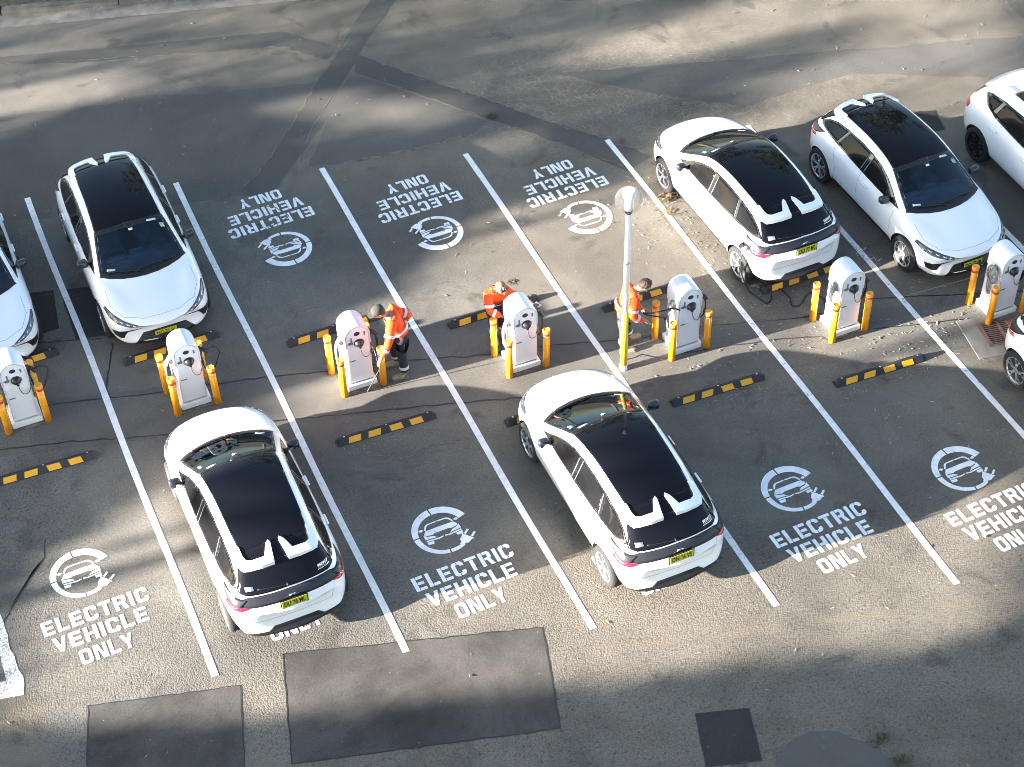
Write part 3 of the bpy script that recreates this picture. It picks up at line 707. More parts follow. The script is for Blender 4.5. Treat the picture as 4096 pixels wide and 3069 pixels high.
part('windscreen_border', D([[(-.715, 1.115), (-.60, 1.03), (-.40, .945), (0, .885), (.40, .945), (.60, 1.03), (.715, 1.115), (.69, 1.19), (.60, 1.115), (.40, 1.03), (0, .965), (-.40, 1.03), (-.60, 1.115), (-.69, 1.19)]], 'top', .0055, skirt=.004), 'black', iw)
part('windscreen_border', D([[(-.585, 1.83), (-.30, 1.79), (0, 1.78), (.30, 1.79), (.585, 1.83), (.60, 1.75), (.30, 1.71), (0, 1.70), (-.30, 1.71), (-.60, 1.75)]], 'top', .0055, skirt=.004), 'black', iw)
for sg in (1, -1):
    q = [(.725, 1.125), (.690, 1.33), (.640, 1.58), (.585, 1.83), (.545, 1.80), (.60, 1.56), (.652, 1.31), (.685, 1.13)]
    part('windscreen_border', D([q if sg > 0 else mir(q)], 'top', .0055, skirt=.004), 'black', iw)
bm = bmesh.new()                                              # cabin: tub, dashboard, wheel, front seats
for p0, s0 in (((0, LH-2.25, .40), (1.36, 2.1, .04)), ((-.70, LH-2.25, .66), (.04, 2.1, .52)), ((.70, LH-2.25, .66), (.04, 2.1, .52)), ((0, LH-3.28, .80), (1.36, .04, .98)), ((0, LH-1.18, .62), (1.36, .04, .48))): bx(bm, p0, s0)
part('cabin_tub', bm, 'cabin', smooth=False)
bm = bmesh.new(); bx(bm, (0, LH-1.34, .86), (1.34, .50, .14), .05, seg=3); bx(bm, (.37, LH-1.50, .93), (.36, .12, .10), .03); bx(bm, (0, LH-1.52, .97), (.26, .02, .15), .01)
part('dashboard', bm, 'interior')
bm = bmesh.new(); cw = Vector((.37, LH-1.66, .93)); nw = Vector((0, -.85, .5)).normalized(); a_ = Vector((1, 0, 0)); b_ = nw.cross(a_)
tube(bm, [cw+.18*(math.cos(2*PI*i/24)*a_+math.sin(2*PI*i/24)*b_) for i in range(25)], .017, 6); tube(bm, [cw-.18*a_, cw+.18*a_], .02, 5); tube(bm, [cw, cw-nw*.16], .04, 6)
part('steering_wheel', bm, 'black')
for x_ in (.37, -.37):
    bm = bmesh.new(); bx(bm, (x_, LH-1.98, .58), (.50, .50, .16), .05, seg=3)
    bx(bm, (0, 0, 0), (.48, .14, .62), .05, seg=3)
    vs_ = bm.verts[-1:] ; 
    for v in bm.verts:
        if abs(v.co.x) < .26 and abs(v.co.y) < .10 and abs(v.co.z) < .34: v.co = Vector((v.co.x+x_, v.co.y+LH-2.28-(v.co.z)*.30, v.co.z+.90))
    tube(bm, [(x_-.12, LH-2.42, 1.27), (x_+.12, LH-2.42, 1.27)], .075, 8)
    part('front_seat', bm, 'interior')
cowl = [(-.745, 1.10), (-.60, 1.0), (-.40, .915), (-.20, .868), (0, .853), (.20, .868), (.40, .915), (.60, 1.0), (.745, 1.10), (.70, 1.165), (.60, 1.085), (.40, 1.0), (.20, .952), (0, .938), (-.20, .952), (-.40, 1.0), (-.60, 1.085), (-.70, 1.165)]
part('cowl', D([cowl], 'top', .008, step=.03), 'black')
bm = bmesh.new()                                           # wipers
for pts in ([(-.52, 1.045), (-.20, 1.0), (.10, .975)], [(.02, .93), (.30, 1.0), (.58, 1.095)]):
    q = []
    for x, s in pts: h, n_, _, _ = BV.ray_cast(Vector((x, LH-s, 3)), Vector((0, 0, -1))); q.append(h+n_*.022)
    tube(bm, spline(q, 5), .011, 5)
part('wiper', bm, 'black')
for q, mm in (([(-.30, 1.715), (-.46, 1.725), (-.45, 1.76), (-.30, 1.75)], 'sticker'), ([(-.50, 1.58), (-.565, 1.58), (-.55, 1.66), (-.485, 1.66)], 'greensticker'), ([(.60, 1.125), (.47, 1.075), (.46, 1.105), (.59, 1.158)], 'sticker')):
    part('windscreen_sticker', D([q], 'top', .0075, skirt=.004), mm, iw)
part('mirror_camera', D([[(-.10, 1.80), (.10, 1.80), (.05, 1.68), (-.05, 1.68)]], 'top', .0075, skirt=.004), 'black', iw)
part('toll_tag', D([[(-.035, 1.665), (.035, 1.665), (.032, 1.63), (-.032, 1.63)]], 'top', .009, skirt=.004), 'whitesticker', iw)
part('roof_seam', D([[(-.57, 1.77), (.57, 1.77), (.525, 2.5), (.495, 3.4), (.47, 3.86), (-.47, 3.86), (-.495, 3.4), (-.525, 2.5)]], 'top', .002), 'black')
RF = [(-.578, 1.838), (-.30, 1.798), (0, 1.788), (.30, 1.798), (.578, 1.838), (.556, 2.12), (.535, 2.6), (.522, 3.1), (.500, 3.50), (-.500, 3.50), (-.522, 3.1), (-.535, 2.6), (-.556, 2.12)]
ir = part('roof_panel', D([RF], 'top', .006, step=.03), 'roofglass')
part('roof_panel', D([[(-.50, 3.508), (.50, 3.508), (.49, 3.84), (-.49, 3.84)]], 'top', .004), 'roofglass')
# twin rear wings that finish the white roof rails
for sg in (1, -1):
    bm = bmesh.new()
    pl = [(.590, 3.40), (.592, 3.58), (.580, 3.70), (.545, 3.768), (.46, 3.798), (.28, 3.825), (.105, 3.83), (.060, 3.53), (.078, 3.48), (.130, 3.53), (.205, 3.70), (.40, 3.685), (.465, 3.65), (.488, 3.58), (.495, 3.40)]
    def zt(x, s):
        h_ = BV.ray_cast(Vector((min(x, .50), LH-min(s, 3.72), 3)), Vector((0, 0, -1)))[0]
        return h_.z - max(0, x-.50)*.45 - max(0, s-3.72)*.16 + .030
    t = bmesh.new()
    for q in ([(.590, 3.40), (.592, 3.58), (.488, 3.58), (.495, 3.40)], [(.592, 3.58), (.580, 3.70), (.465, 3.65), (.488, 3.58)], [(.580, 3.70), (.545, 3.768), (.40, 3.685), (.465, 3.65)], [(.545, 3.768), (.46, 3.798), (.40, 3.685)],
              [(.46, 3.798), (.28, 3.825), (.205, 3.70), (.40, 3.685)], [(.205, 3.70), (.28, 3.825), (.105, 3.83)], [(.205, 3.70), (.105, 3.83), (.060, 3.53), (.130, 3.53)], [(.060, 3.53), (.078, 3.48), (.130, 3.53)]): poly(t, q)
    bmesh.ops.remove_doubles(t, verts=t.verts[:], dist=1e-4)
    for ax, lo, hi in ((0, .06, .6), (1, 3.40, 3.83)):
        for i in range(1, 11):
            co = [0, 0, 0]; no = [0, 0, 0]; co[ax] = lo+(hi-lo)*i/11; no[ax] = 1
            bmesh.ops.bisect_plane(t, geom=t.verts[:]+t.edges[:]+t.faces[:], plane_co=co, plane_no=no)
    bmesh.ops.remove_doubles(t, verts=t.verts[:], dist=1e-4)
    mp = {v: bm.verts.new((sg*v.co.x, LH-v.co.y, zt(v.co.x, v.co.y)-(.016 if v.co.y < 3.42 else 0))) for v in t.verts}
    for f in t.faces: bm.faces.new([mp[v] for v in f.verts])
    lo_ = {}
    for e in t.edges:
        if e.is_boundary:
            for v in e.verts:
                if v not in lo_: lo_[v] = bm.verts.new(mp[v].co-Vector((0, 0, .075)))
            bm.faces.new((mp[e.verts[0]], mp[e.verts[1]], lo_[e.verts[1]], lo_[e.verts[0]]))
    t.free(); bmesh.ops.recalc_face_normals(bm, faces=bm.faces[:])
    for e in bm.edges: e.smooth = not (len(e.link_faces) == 2 and e.calc_face_angle(0) > .7)
    part('spoiler_wing', bm, 'white', smooth=True)
RW = [(-.60, 1.275), (-.50, 1.325), (0, 1.345), (.50, 1.325), (.60, 1.275), (.695, 1.065), (.60, 1.043), (0, 1.06), (-.60, 1.043), (-.695, 1.065)]
irw = part('rear_window', D([RW], 'rear', .009, step=.03), 'roofglass')
bm = bmesh.new()
q = [BV.ray_cast(Vector((x, -4, z)), Vector((0, 1, 0))) for x, z in ((-.02, 1.08), (-.24, 1.093), (-.44, 1.10))]
tube(bm, spline([a+n_*.02 for a, n_, _, _ in q], 4), .010, 5); lathe(bm, q[0][0]+q[0][1]*.015, [(.02, -.02), (.02, .02)], 10, 'Y')
part('rear_wiper', bm, 'black', irw)
part('rear_sticker', D([[(-.60, 1.09), (-.49, 1.095), (-.49, 1.14), (-.595, 1.135)]], 'rear', .013, skirt=.004), 'whitesticker', irw)
bm = bmesh.new()
for i in range(6): decal(bm, BV, [(.46+i*.027, 1.105), (.478+i*.027, 1.105), (.478+i*.027, 1.145), (.46+i*.027, 1.145)], 'rear', .013, step=.03, skirt=.004)
decal(bm, BV, [(.45, 1.087), (.63, 1.087), (.63, 1.097), (.45, 1.097)], 'rear', .013, skirt=.004)
part('rear_badge', bm, 'chrome', irw)
# lamp bar across the tail that wraps into pointed quarter lamps
bm = D([[(-.70, 1.0), (-.60, 1.03), (0, 1.045), (.60, 1.03), (.70, 1.0), (.735, .915), (.62, .90), (0, .93), (-.62, .90), (-.735, .915)]], 'rear', .006)
it = part('tail_lamp_bar', bm, 'tail')
for sd in ('right', 'left'):
    x1 = part('tail_light', D([[(3.58, 1.04), (3.82, 1.015), (4.04, 1.0), (4.06, .915), (3.94, .885), (3.80, .92)]], sd, .008, step=.03), 'tail')
    part('tail_lens', D([[(3.80, .905), (3.94, .872), (4.06, .90), (4.06, .845), (3.89, .835), (3.76, .865)]], sd, .009, step=.03), 'red', x1)
for sg in (1, -1):
    q = [(.62, .895), (.73, .91), (.80, .91), (.80, .855), (.72, .85)]
    part('tail_reflector', D([q if sg > 0 else mir(q)], 'rear', .009, step=.03), 'red')
part('rear_bumper_trim', D([[(-.70, .25), (-.80, .365), (-.62, .355), (-.42, .34), (-.33, .405), (.33, .405), (.42, .34), (.62, .355), (.80, .365), (.70, .25)]], 'rear', .012, step=.025), 'black')
part('plate_recess', D([[(-.26, .84), (.26, .84), (.24, .70), (-.24, .70)]], 'rear', .003), 'white')
# front lamps, vents, grille
HL = [(.30, .638), (.42, .678), (.60, .722), (.74, .762), (.815, .792), (.845, .755), (.815, .705), (.72, .672), (.52, .642)]
VN = [(.725, .395), (.80, .425), (.82, .525), (.70, .545), (.52, .556), (.36, .556), (.52, .536), (.60, .526), (.645, .47), (.675, .405)]
for sg in (1, -1):
    ih = part('headlight', D([HL if sg > 0 else mir(HL)], 'front', .005, step=.03), 'lampglass')
    for x, z in ((.48, .656), (.57, .675), (.66, .695), (.74, .72)):
        q = [(x-.022, z-.012), (x+.022, z-.002), (x+.026, z+.022), (x-.016, z+.012)]
        part('lamp_reflector', D([q if sg > 0 else mir(q)], 'front', .009, step=.03, skirt=.004), 'chrome', ih)
    part('bumper_vent', D([VN if sg > 0 else mir(VN)], 'front', .005, step=.03), 'black')
ig = part('grille', D([[(-.60, .20), (-.47, .34), (-.36, .45), (.36, .45), (.47, .34), (.60, .20)]], 'front', .005), 'black')
part('front_lip', D([[(-.62, .21), (.62, .21), (.58, .255), (-.58, .255)]], 'front', .014, step=.025), 'black')
h, n_, _, _ = BV.ray_cast(Vector((0, 4, .625)), Vector((0, -1, 0)))
bm = bmesh.new()
mt = Matrix.Translation(h+n_*.005) @ n_.to_track_quat('Z', 'Y').to_matrix().to_4x4()
lathe(bm, (0, 0, 0), [(.062, -.01), (.062, .002), (.050, .004), (.050, .001)], 8, 'Z', cap=True); bmesh.ops.transform(bm, matrix=mt, verts=bm.verts[:])
ie = part('emblem', bm, 'silver', smooth=False)
me = text_mesh('emblem_letters', 'MG', .062, 'chrome', .002); me.transform(mt @ Matrix.Translation((0, 0, .004)) @ Matrix.Rotation(PI, 4, 'Z') if (mt @ Vector((0, 1, 0)) - mt @ Vector((0, 0, 0))).z < 0 else mt @ Matrix.Translation((0, 0, .008)))
part('emblem_letters', None, None, ie, me=me)
# sides
DLO = [(1.24, .975), (1.40, 1.045), (1.58, 1.145), (1.78, 1.24), (2.05, 1.325), (2.35, 1.362), (2.70, 1.368), (3.10, 1.343), (3.45, 1.285), (3.68, 1.205), (3.88, 1.09), (3.78, 1.078), (3.45, 1.068), (2.90, 1.045), (2.30, 1.02), (1.80, .997)]
W1 = [(1.60, 1.005), (1.66, 1.13), (1.82, 1.222), (2.05, 1.30), (2.26, 1.332), (2.30, 1.04), (2.0, 1.022)]
W2 = [(2.41, 1.045), (2.38, 1.342), (2.70, 1.345), (3.02, 1.328), (3.14, 1.08), (2.80, 1.062)]
W3 = [(3.21, 1.083), (3.10, 1.318), (3.42, 1.27), (3.66, 1.195), (3.78, 1.12), (3.70, 1.095), (3.45, 1.09)]
for sd in ('right', 'left'):
    i0 = part('window_surround', D([DLO], sd, .006, step=.025), 'gloss')
    for q in (W1, W2, W3): part('side_window', D([q], sd, .0095, step=.03, skirt=.003), 'sideglass', i0)
    for q in ([(2.30, 1.04), (2.315, 1.04), (2.275, 1.34), (2.26, 1.34)], [(2.395, 1.045), (2.41, 1.045), (2.38, 1.345), (2.365, 1.345)], [(3.15, 1.08), (3.165, 1.08), (3.045, 1.325), (3.03, 1.325)]):
        part('window_pillar_trim', D([q], sd, .011, step=.03, skirt=.003), 'label', i0)
    part('sill', D([[(1.22, .205), (1.27, .375), (3.08, .395), (3.15, .225)]], sd, .007, step=.05), 'black')
    for q in ([(1.30, .94), (1.308, .94), (1.29, .33), (1.282, .33)], [(2.345, 1.01), (2.353, 1.01), (2.343, .33), (2.335, .33)], [(3.20, 1.05), (3.208, 1.05), (3.02, .62), (3.11, .34), (3.10, .34), (3.01, .62)]):
        part('door_seam', D([q], sd, .0015, step=.05, skirt=0), 'seam')
    sx_ = 1 if sd == 'right' else -1
    for s_, z_ in ((2.16, .885), (3.02, .915)):
        h, n_, _, _ = BV.ray_cast(Vector((sx_*3, LH-s_, z_)), Vector((-sx_, 0, 0)))
        bm = bmesh.new(); bx(bm, h+Vector((sx_*.014, 0, 0)), (.032, .20, .034), .012); part('door_handle', bm, 'white')
    bm = bmesh.new()                                        # door mirror: housing on a stalk
    c = Vector((sx_*.925, LH-1.51, 1.035))
    bx(bm, (0, 0, 0), (.185, .12, .135), .045, seg=3)
    for v in bm.verts: v.co.y += .10*(v.co.x*sx_)*-.6; v.co.z += .012*(v.co.x*sx_)/.1
    for v in bm.verts: v.co += c
    tube(bm, [(sx_*.80, LH-1.54, .99), (sx_*.88, LH-1.52, 1.0)], .026, 6)
    im = part('door_mirror', bm, 'mirrorcap')
    bm = bmesh.new(); bx(bm, c+Vector((0, -.062, .002)), (.14, .006, .095), .0); part('mirror_glass', bm, 'glass', im)
bm = bmesh.new()                                            # bonnet and tailgate shut lines
decal(bm, BV, [(-.735, .86), (-.745, .52), (-.60, .24), (-.30, .095), (0, .07), (.30, .095), (.60, .24), (.745, .52), (.735, .86), (.729, .86), (.739, .52), (.596, .246), (.298, .101), (0, .076), (-.298, .101), (-.596, .246), (-.739, .52), (-.729, .86)], 'top', .0012, step=.05, skirt=0)
part('bonnet_seam', bm, 'seam')
bm = bmesh.new()
for sg in (1, -1):
    q = [(.62, .875), (.628, .875), (.56, .57), (.0, .545), (.0, .537), (.565, .562)]
    decal(bm, BV, q if sg > 0 else mir(q), 'rear', .0012, step=.05, skirt=0)
part('tailgate_seam', bm, 'seam')
# dark cabin floor so that the wheel arches close, and wheels
bm = bmesh.new(); bx(bm, (0, 0, .30), (1.15, 3.6, .10)); 
for s_ in (.83, 3.535): bx(bm, (0, LH-s_, .45), (1.20, .80, .30), .05)
part('underbody', bm, 'black', smooth=False)
TY, BK, RM = wheel_meshes()
for s_ in (.83, 3.535):
    for sg in (1, -1):
        iw_ = part('wheel', None, None, None, (sg*.805, LH-s_, .335), rz=0 if sg > 0 else PI, me=TY)
        part('wheel_dish', None, None, iw_, me=BK); part('rim', None, None, iw_, me=RM)

def place(specs, name, loc, rz, label, group, cat='car'):
    e = empty(name, loc, rz); tag(e, label, cat, group); objs = []
    for nm, me, par, of, r_ in specs:
        o = bpy.data.objects.new(nm, me); C.objects.link(o); o.parent = objs[par] if par is not None else e
        o.location = of; o.rotation_euler = (0, 0, r_); objs.append(o)
    return e
PLATE = None
def plate(e, txt, rear):
    """number plate with its lettering, on the tailgate or on the grille"""
    bm = bmesh.new(); bx(bm, (0, 0, 0), (.372, .012, .136), .004)
    p = finish('number_plate', bm, 'plate', e)
    bm = bmesh.new(); bx(bm, (0, 0, 0), (.405, .010, .16), .004); fr = finish('plate_frame', bm, 'black', p); fr.location = (0, -.005, 0)
    t = link('plate_lettering', text_mesh('plate_lettering', txt, .125, 'ink', .001, .315), p)
    t.rotation_euler = (PI/2, 0, PI); t.location = (0, .0075, -.004)
    z = .885 if rear else .385
    h, n_, _, _ = BV.ray_cast(Vector((0, -4 if rear else 4, z)), Vector((0, 1 if rear else -1, 0)))
    p.location = h + Vector((0, -.022 if rear else .022, 0)); p.rotation_euler = (.10 if not rear else .05, 0, PI if rear else 0)
    if rear:                                                # round badge on the lamp bar over the plate
        bm = bmesh.new(); lathe(bm, (0, 0, 0), [(.055, -.006), (.055, .008), (.040, .012)], 16, 'Y'); bx(bm, (0, -.004, -.01), (.20, .012, .05), .01, mi=1)
        b = finish('tailgate_handle', bm, ['chrome', 'black'], e)
        h, n_, _, _ = BV.ray_cast(Vector((0, -4, .965)), Vector((0, 1, 0))); b.location = h + Vector((0, -.012, 0)); b.rotation_euler = (.35, 0, 0)
GC = 'white electric hatchbacks'
def car(x, rear_y, heading, label, txt=None, rear=False):
    up_ = heading > 0; rz = (0 if up_ else PI)
    yc = rear_y + (1.3915 if up_ else -1.3915)
    e = place(CAR, 'parked_car', (x, yc, 0), rz, label, GC)
    if txt: plate(e, txt, rear)
    return e
car(-1.50, 10.70, -1, 'white hatchback cut off by the left edge, one headlight in view')
car(1.285, 10.24, -1, 'white black roofed hatchback facing the camera at upper left, plate DO 71 JK', 'DO 71 JK')
cp = car(11.565, 4.24, 1, 'white hatchback plugged in at its rear flank, upper right, plate DO 77 ML', 'DO 77 ML', True); cp.rotation_euler.z = math.radians(1.0)
cq = car(14.26, 6.0, -1, 'white hatchback facing the camera at upper right, plate DO 72 JM', 'DO 72 JM'); cq.rotation_euler.z = PI+math.radians(1.2)
car(1.32, .80, 1, 'white hatchback seen from behind at lower left, plate DU 76 ML', 'DU 76 ML', True)
car(6.61, -.76, 1, 'white hatchback seen from behind, lamp pole at its nose, plate DN 16 VS', 'DN 16 VS', True)
car(14.38, .09, -1, 'white hatchback beside the drain grate, only its rear flank and wheel in view')

# ---- the taller white wagon cut off by the right edge
LH_H = LH; LH = 2.16
def sec(w, zb, zm, zs, xs, xb, zbelt, xr, zr, xi, zi, zt): return [(0, zb), (.62, zb), (w-.03, zb+.07), (w, zm), (xs, zs), (xb, zbelt), (xr, zr), (xi, zi), (xi*.5, zt-.008), (0, zt)]
ST2 = [
 (0.00, [(0, .42), (.42, .42), (.60, .44), (.68, .56), (.66, .68), (.58, .74), (.44, .76), (.30, .765), (.15, .768), (0, .77)]),
 (0.08, sec(.82, .27, .55, .74, .80, .68, .84, .52, .87, .36, .88, .885)), (0.35, sec(.89, .22, .58, .84, .87, .78, .93, .60, .955, .40, .965, .97)),
 (0.95, sec(.905, .21, .62, .92, .885, .80, 1.02, .68, 1.055, .46, 1.065, 1.07)), (1.15, sec(.905, .21, .62, .93, .89, .81, 1.03, .72, 1.075, .64, 1.10, 1.12)),
 (1.75, sec(.905, .21, .64, .95, .895, .82, 1.05, .66, 1.44, .59, 1.50, 1.54)), (2.2, sec(.905, .21, .64, .96, .895, .82, 1.06, .645, 1.52, .57, 1.575, 1.61)),
 (2.8, sec(.905, .21, .65, .97, .895, .82, 1.08, .635, 1.52, .56, 1.575, 1.61)), (3.4, sec(.908, .23, .66, .98, .895, .81, 1.11, .615, 1.47, .545, 1.53, 1.565)),
 (3.80, sec(.90, .26, .66, .98, .88, .79, 1.12, .59, 1.40, .52, 1.46, 1.50)), (4.02, sec(.875, .28, .66, .98, .85, .77, 1.10, .64, 1.24, .54, 1.27, 1.29)),
 (4.17, sec(.84, .30, .66, .96, .82, .75, 1.04, .65, 1.08, .54, 1.10, 1.11)), (4.26, sec(.79, .34, .66, .90, .77, .71, .96, .60, .985, .46, .995, 1.0)),
 (4.32, [(0, .46), (.42, .46), (.60, .48), (.70, .62), (.67, .76), (.60, .80), (.46, .82), (.30, .825), (.15, .828), (0, .83)])]
bo2 = loft(ST2, lambda s: lerp_tab(BOW, s)); BV = bvh_of(bake(loft(ST2, lambda s: lerp_tab(BOW, s))))
b2 = cut_arches(bo2, (.90, 3.485), .385)
b2.polygons.foreach_set('use_smooth', [True]*len(b2.polygons)); arch_dark(b2, (.90, 3.485), .385)
try: b2.set_sharp_from_angle(angle=math.radians(38))
except Exception: pass
CAR = []
part('body', None, None, me=b2)
part('windscreen', D([WS], 'top', .004), 'glass')
part('sunroof', D([[(-.50, 1.95), (.50, 1.95), (.48, 3.20), (-.48, 3.20)]], 'top', .004), 'gloss')
part('rear_window', D([[(-.56, 1.40), (0, 1.43), (.56, 1.40), (.68, 1.12), (-.68, 1.12)]], 'rear', .004), 'gloss')
bm = bmesh.new(); R_, T_ = [], []
for i in range(13):
    x = -.60+.10*i
    for k_, (s_, dz) in enumerate(((3.55, .004), (3.75, .022), (3.92, .0), (3.93, -.035), (3.70, -.05))):
        z_ = BV.ray_cast(Vector((x*.93, LH-min(s_, 3.72), 3)), Vector((0, 0, -1)))[0].z - max(0, s_-3.72)*.22
        R_.append(bm.verts.new((x, LH-s_+abs(x)**2*.12, z_+dz)))
for i in range(12):
    for k_ in range(4): bm.faces.new((R_[i*5+k_], R_[i*5+k_+1], R_[i*5+k_+6], R_[i*5+k_+5]))
bm.faces.new(R_[:5]); bm.faces.new(R_[-5:])
part('roof_spoiler', bm, 'white')
for sd, sx_ in (('right', 1), ('left', -1)):
    i0 = part('window_surround', D([[(1.40, 1.05), (1.75, 1.30), (2.1, 1.44), (2.6, 1.47), (3.2, 1.43), (3.60, 1.36), (3.72, 1.31), (3.52, 1.18), (3.20, 1.12), (2.5, 1.085)]], sd, .003, step=.06), 'gloss')
    for q in ([(1.60, 1.08), (1.85, 1.31), (2.2, 1.43), (2.36, 1.435), (2.40, 1.105)], [(2.48, 1.11), (2.44, 1.44), (2.9, 1.43), (3.16, 1.40), (3.24, 1.15)], [(3.33, 1.17), (3.24, 1.395), (3.55, 1.34), (3.62, 1.30), (3.50, 1.20)]):
        part('side_window', D([q], sd, .006, step=.06, skirt=.004), 'sideglass', i0)
    q = [(3.92, .985), (4.08, 1.0), (4.16, .93), (4.16, .84), (3.98, .86)]
    part('tail_light', D([q], sd, .008, step=.03), 'red')
    part('sill_trim', D([[(1.28, .23), (1.30, .36), (3.06, .37), (3.08, .25)]], sd, .006, step=.08), 'black')
    part('sill_bright_strip', D([[(1.32, .235), (1.32, .262), (3.04, .272), (3.04, .245)]], sd, .010, step=.08), 'silver')
    bm = bmesh.new()                                        # black wheel arch lips
    for s_ in (.90, 3.485):
        pts = []
        for k_ in range(0, 19):
            a = PI*k_/18*1.10-.16; pts.append((s_-math.cos(a)*.40, .335+math.sin(a)*.40))
        lo = [(s_-math.cos(PI*k_/18*1.10-.16)*.368, .335+math.sin(PI*k_/18*1.10-.16)*.368) for k_ in range(18, -1, -1)]
        decal(bm, BV, pts+lo, sd, .006, step=.06)
    part('wheel_arch_trim', bm, 'black')
    for s_, z_ in ((2.2, .93), (3.1, .96)):
        h, n_, _, _ = BV.ray_cast(Vector((sx_*3, LH-s_, z_)), Vector((-sx_, 0, 0)))
        bm = bmesh.new(); bx(bm, h+Vector((sx_*.016, 0, 0)), (.036, .20, .036), .012); part('door_handle', bm, 'white')
    bm = bmesh.new(); tube(bm, spline([(sx_*.60, LH-2.0, 1.52), (sx_*.60, LH-2.1, 1.60), (sx_*.585, LH-3.3, 1.60), (sx_*.57, LH-3.5, 1.52)], 6), .018, 6); part('roof_rail', bm, 'white')
    bm = bmesh.new(); bx(bm, (sx_*.98, LH-1.6, 1.09), (.22, .12, .14), .045); part('door_mirror', bm, 'white')
bm = bmesh.new(); bx(bm, (0, 0, .34), (1.15, 3.6, .10))
for s_ in (.90, 3.485): bx(bm, (0, LH-s_, .45), (1.18, .82, .34), .05)
part('underbody', bm, 'black', smooth=False)
TY2, BK2, RM2 = wheel_meshes(.345, .235, 1)
for s_ in (.90, 3.485):
    for sg in (1, -1):
        iw_ = part('wheel', None, None, None, (sg*.79, LH-s_, .345), rz=0 if sg > 0 else PI, me=TY2)
        part('wheel_dish', None, None, iw_, me=BK2); part('rim', None, None, iw_, me=RM2)
place(CAR, 'parked_car', (17.12, 5.27-1.325, 0), PI, 'taller white wagon with black alloys and roof rails cut off by the upper right edge', None)
LH = LH_H
# ================================================================== CHARGERS
def grid_of(kk): return 1.06+2.6*kk, 5.23-.745*kk            # front left corner of plinth kk
CH = []
def cpart(name, bm, m, parent=None, smooth=False, me=None):
    CH.append((name, me or mesh_of(name, bm, m, smooth), parent, (0, 0, 0), 0)); return len(CH)-1
# local origin: middle of the plinth's front edge on the ground; +y goes back
bm = bmesh.new(); bx(bm, (0, .24, .055), (.50, .48, .11), .012)
cpart('plinth', bm, 'plinth')
W2_, D_, HS, HT = .205, .40, 1.135, 1.345
def prof(w, hs, n=16):
    o = [(-w, .11)]
    o += [(-w*math.cos(PI*i/n), hs+w*math.sin(PI*i/n)) for i in range(n+1)]
    return o+[(w, .11)]
bm = bmesh.new()
pf = prof(W2_, HS); yf, yb = .045, .445
loops = []
for y, sc in ((yf, .90), (yf-.0, 1.0), (yf+.03, 1.03), (yb-.03, 1.0), (yb, .93)):
    dz = 0 if sc != .90 else 0
    L = []
    for x, z in pf:
        f = sc if z > .3 else min(sc, 1.0)
        L.append(bm.verts.new((x*f, y+(.012 if sc == .90 else 0), z if z <= HS else HS+(z-HS)*f)))
    loops.append(L)
for a, b in zip(loops, loops[1:]):
    for i in range(len(pf)-1): bm.faces.new((a[i], a[i+1], b[i+1], b[i]))
    bm.faces.new((a[-1], a[0], b[0], b[-1]))
bm.faces.new(loops[0]); bm.faces.new(loops[-1][::-1])
ic = cpart('cabinet', bm, 'shell')
bm = bmesh.new()                                             # raised hood over the top half, like a rolled lid
pf2 = [p for p in prof(W2_+.012, HS, 20) if p[1] > .3]; pf2 = [(-(W2_+.012), .93)]+pf2+[(W2_+.012, .93)]
ls = []
for y, sc in ((.022, .975), (.034, 1.0), (.40, 1.0), (.452, .95), (.465, .86)): ls.append([bm.verts.new((x*sc, y, z if z <= HS else HS+(z-HS)*sc)) for x, z in pf2])
for a, b in zip(ls, ls[1:]):
    for i in range(len(pf2)-1): bm.faces.new((a[i], a[i+1], b[i+1], b[i]))
inn = [bm.verts.new((x*.90, .05, z if z <= HS else HS+(z-HS)*.90)) for x, z in pf2]
for i in range(len(pf2)-1): bm.faces.new((ls[0][i], ls[0][i+1], inn[i+1], inn[i]))
for L in (ls[-1],): bm.faces.new(L)
cpart('hood', bm, 'shell', smooth=True)
bm = bmesh.new()                                             # front panel
q = prof(W2_*.90, HS-.005); T = [bm.verts.new((x, .040, max(z, .16))) for x, z in q]; bm.faces.new(T)
r = bmesh.ops.extrude_face_region(bm, geom=bm.faces[:]); bmesh.ops.translate(bm, vec=(0, .02, 0), verts=[g for g in r['geom'] if isinstance(g, bmesh.types.BMVert)])
ifp = cpart('front_panel', bm, 'face')
bm = bmesh.new(); lathe(bm, (0, .034, 1.185), [(.050, .012), (.050, .0), (.042, -.006)], 24, 'Y', sc=(1, .78)); cpart('display', bm, 'screen', ifp)
bm = bmesh.new(); bx(bm, (.125, .036, 1.155), (.026, .014, .075), .006); cpart('card_slot', bm, 'label', ifp)
bm = bmesh.new(); bx(bm, (-.105, .037, 1.08), (.022, .008, .09)); bx(bm, (-.120, .0365, 1.01), (.070, .008, .050)); bx(bm, (-.165, .037, 1.01), (.012, .006, .014)); cpart('label_plate', bm, 'label', ifp)
bm = bmesh.new(); bx(bm, (-.12, .0375, .62), (.10, .006, .020)); cpart('label_strip', bm, 'label', ifp)
for i in range(4): pass
bm = bmesh.new(); lathe(bm, (.02, .036, .985), [(.085, .01), (.088, -.012), (.074, -.030), (.060, -.055), (.036, -.075), (.004, -.082)], 26, 'Y', sc=(1, .92)); bx(bm, (.028, .018, .90), (.045, .045, .05), .015)
ik = cpart('socket', bm, 'plastic', smooth=True)
bm = bmesh.new(); tube(bm, spline([(.03, .015, .90), (.035, -.005, .80), (.075, -.012, .70), (.15, -.005, .69), (.21, .06, .76), (.235, .14, .86)], 6), .0065, 6); cpart('socket_lead', bm, 'thinlead', ik, True)
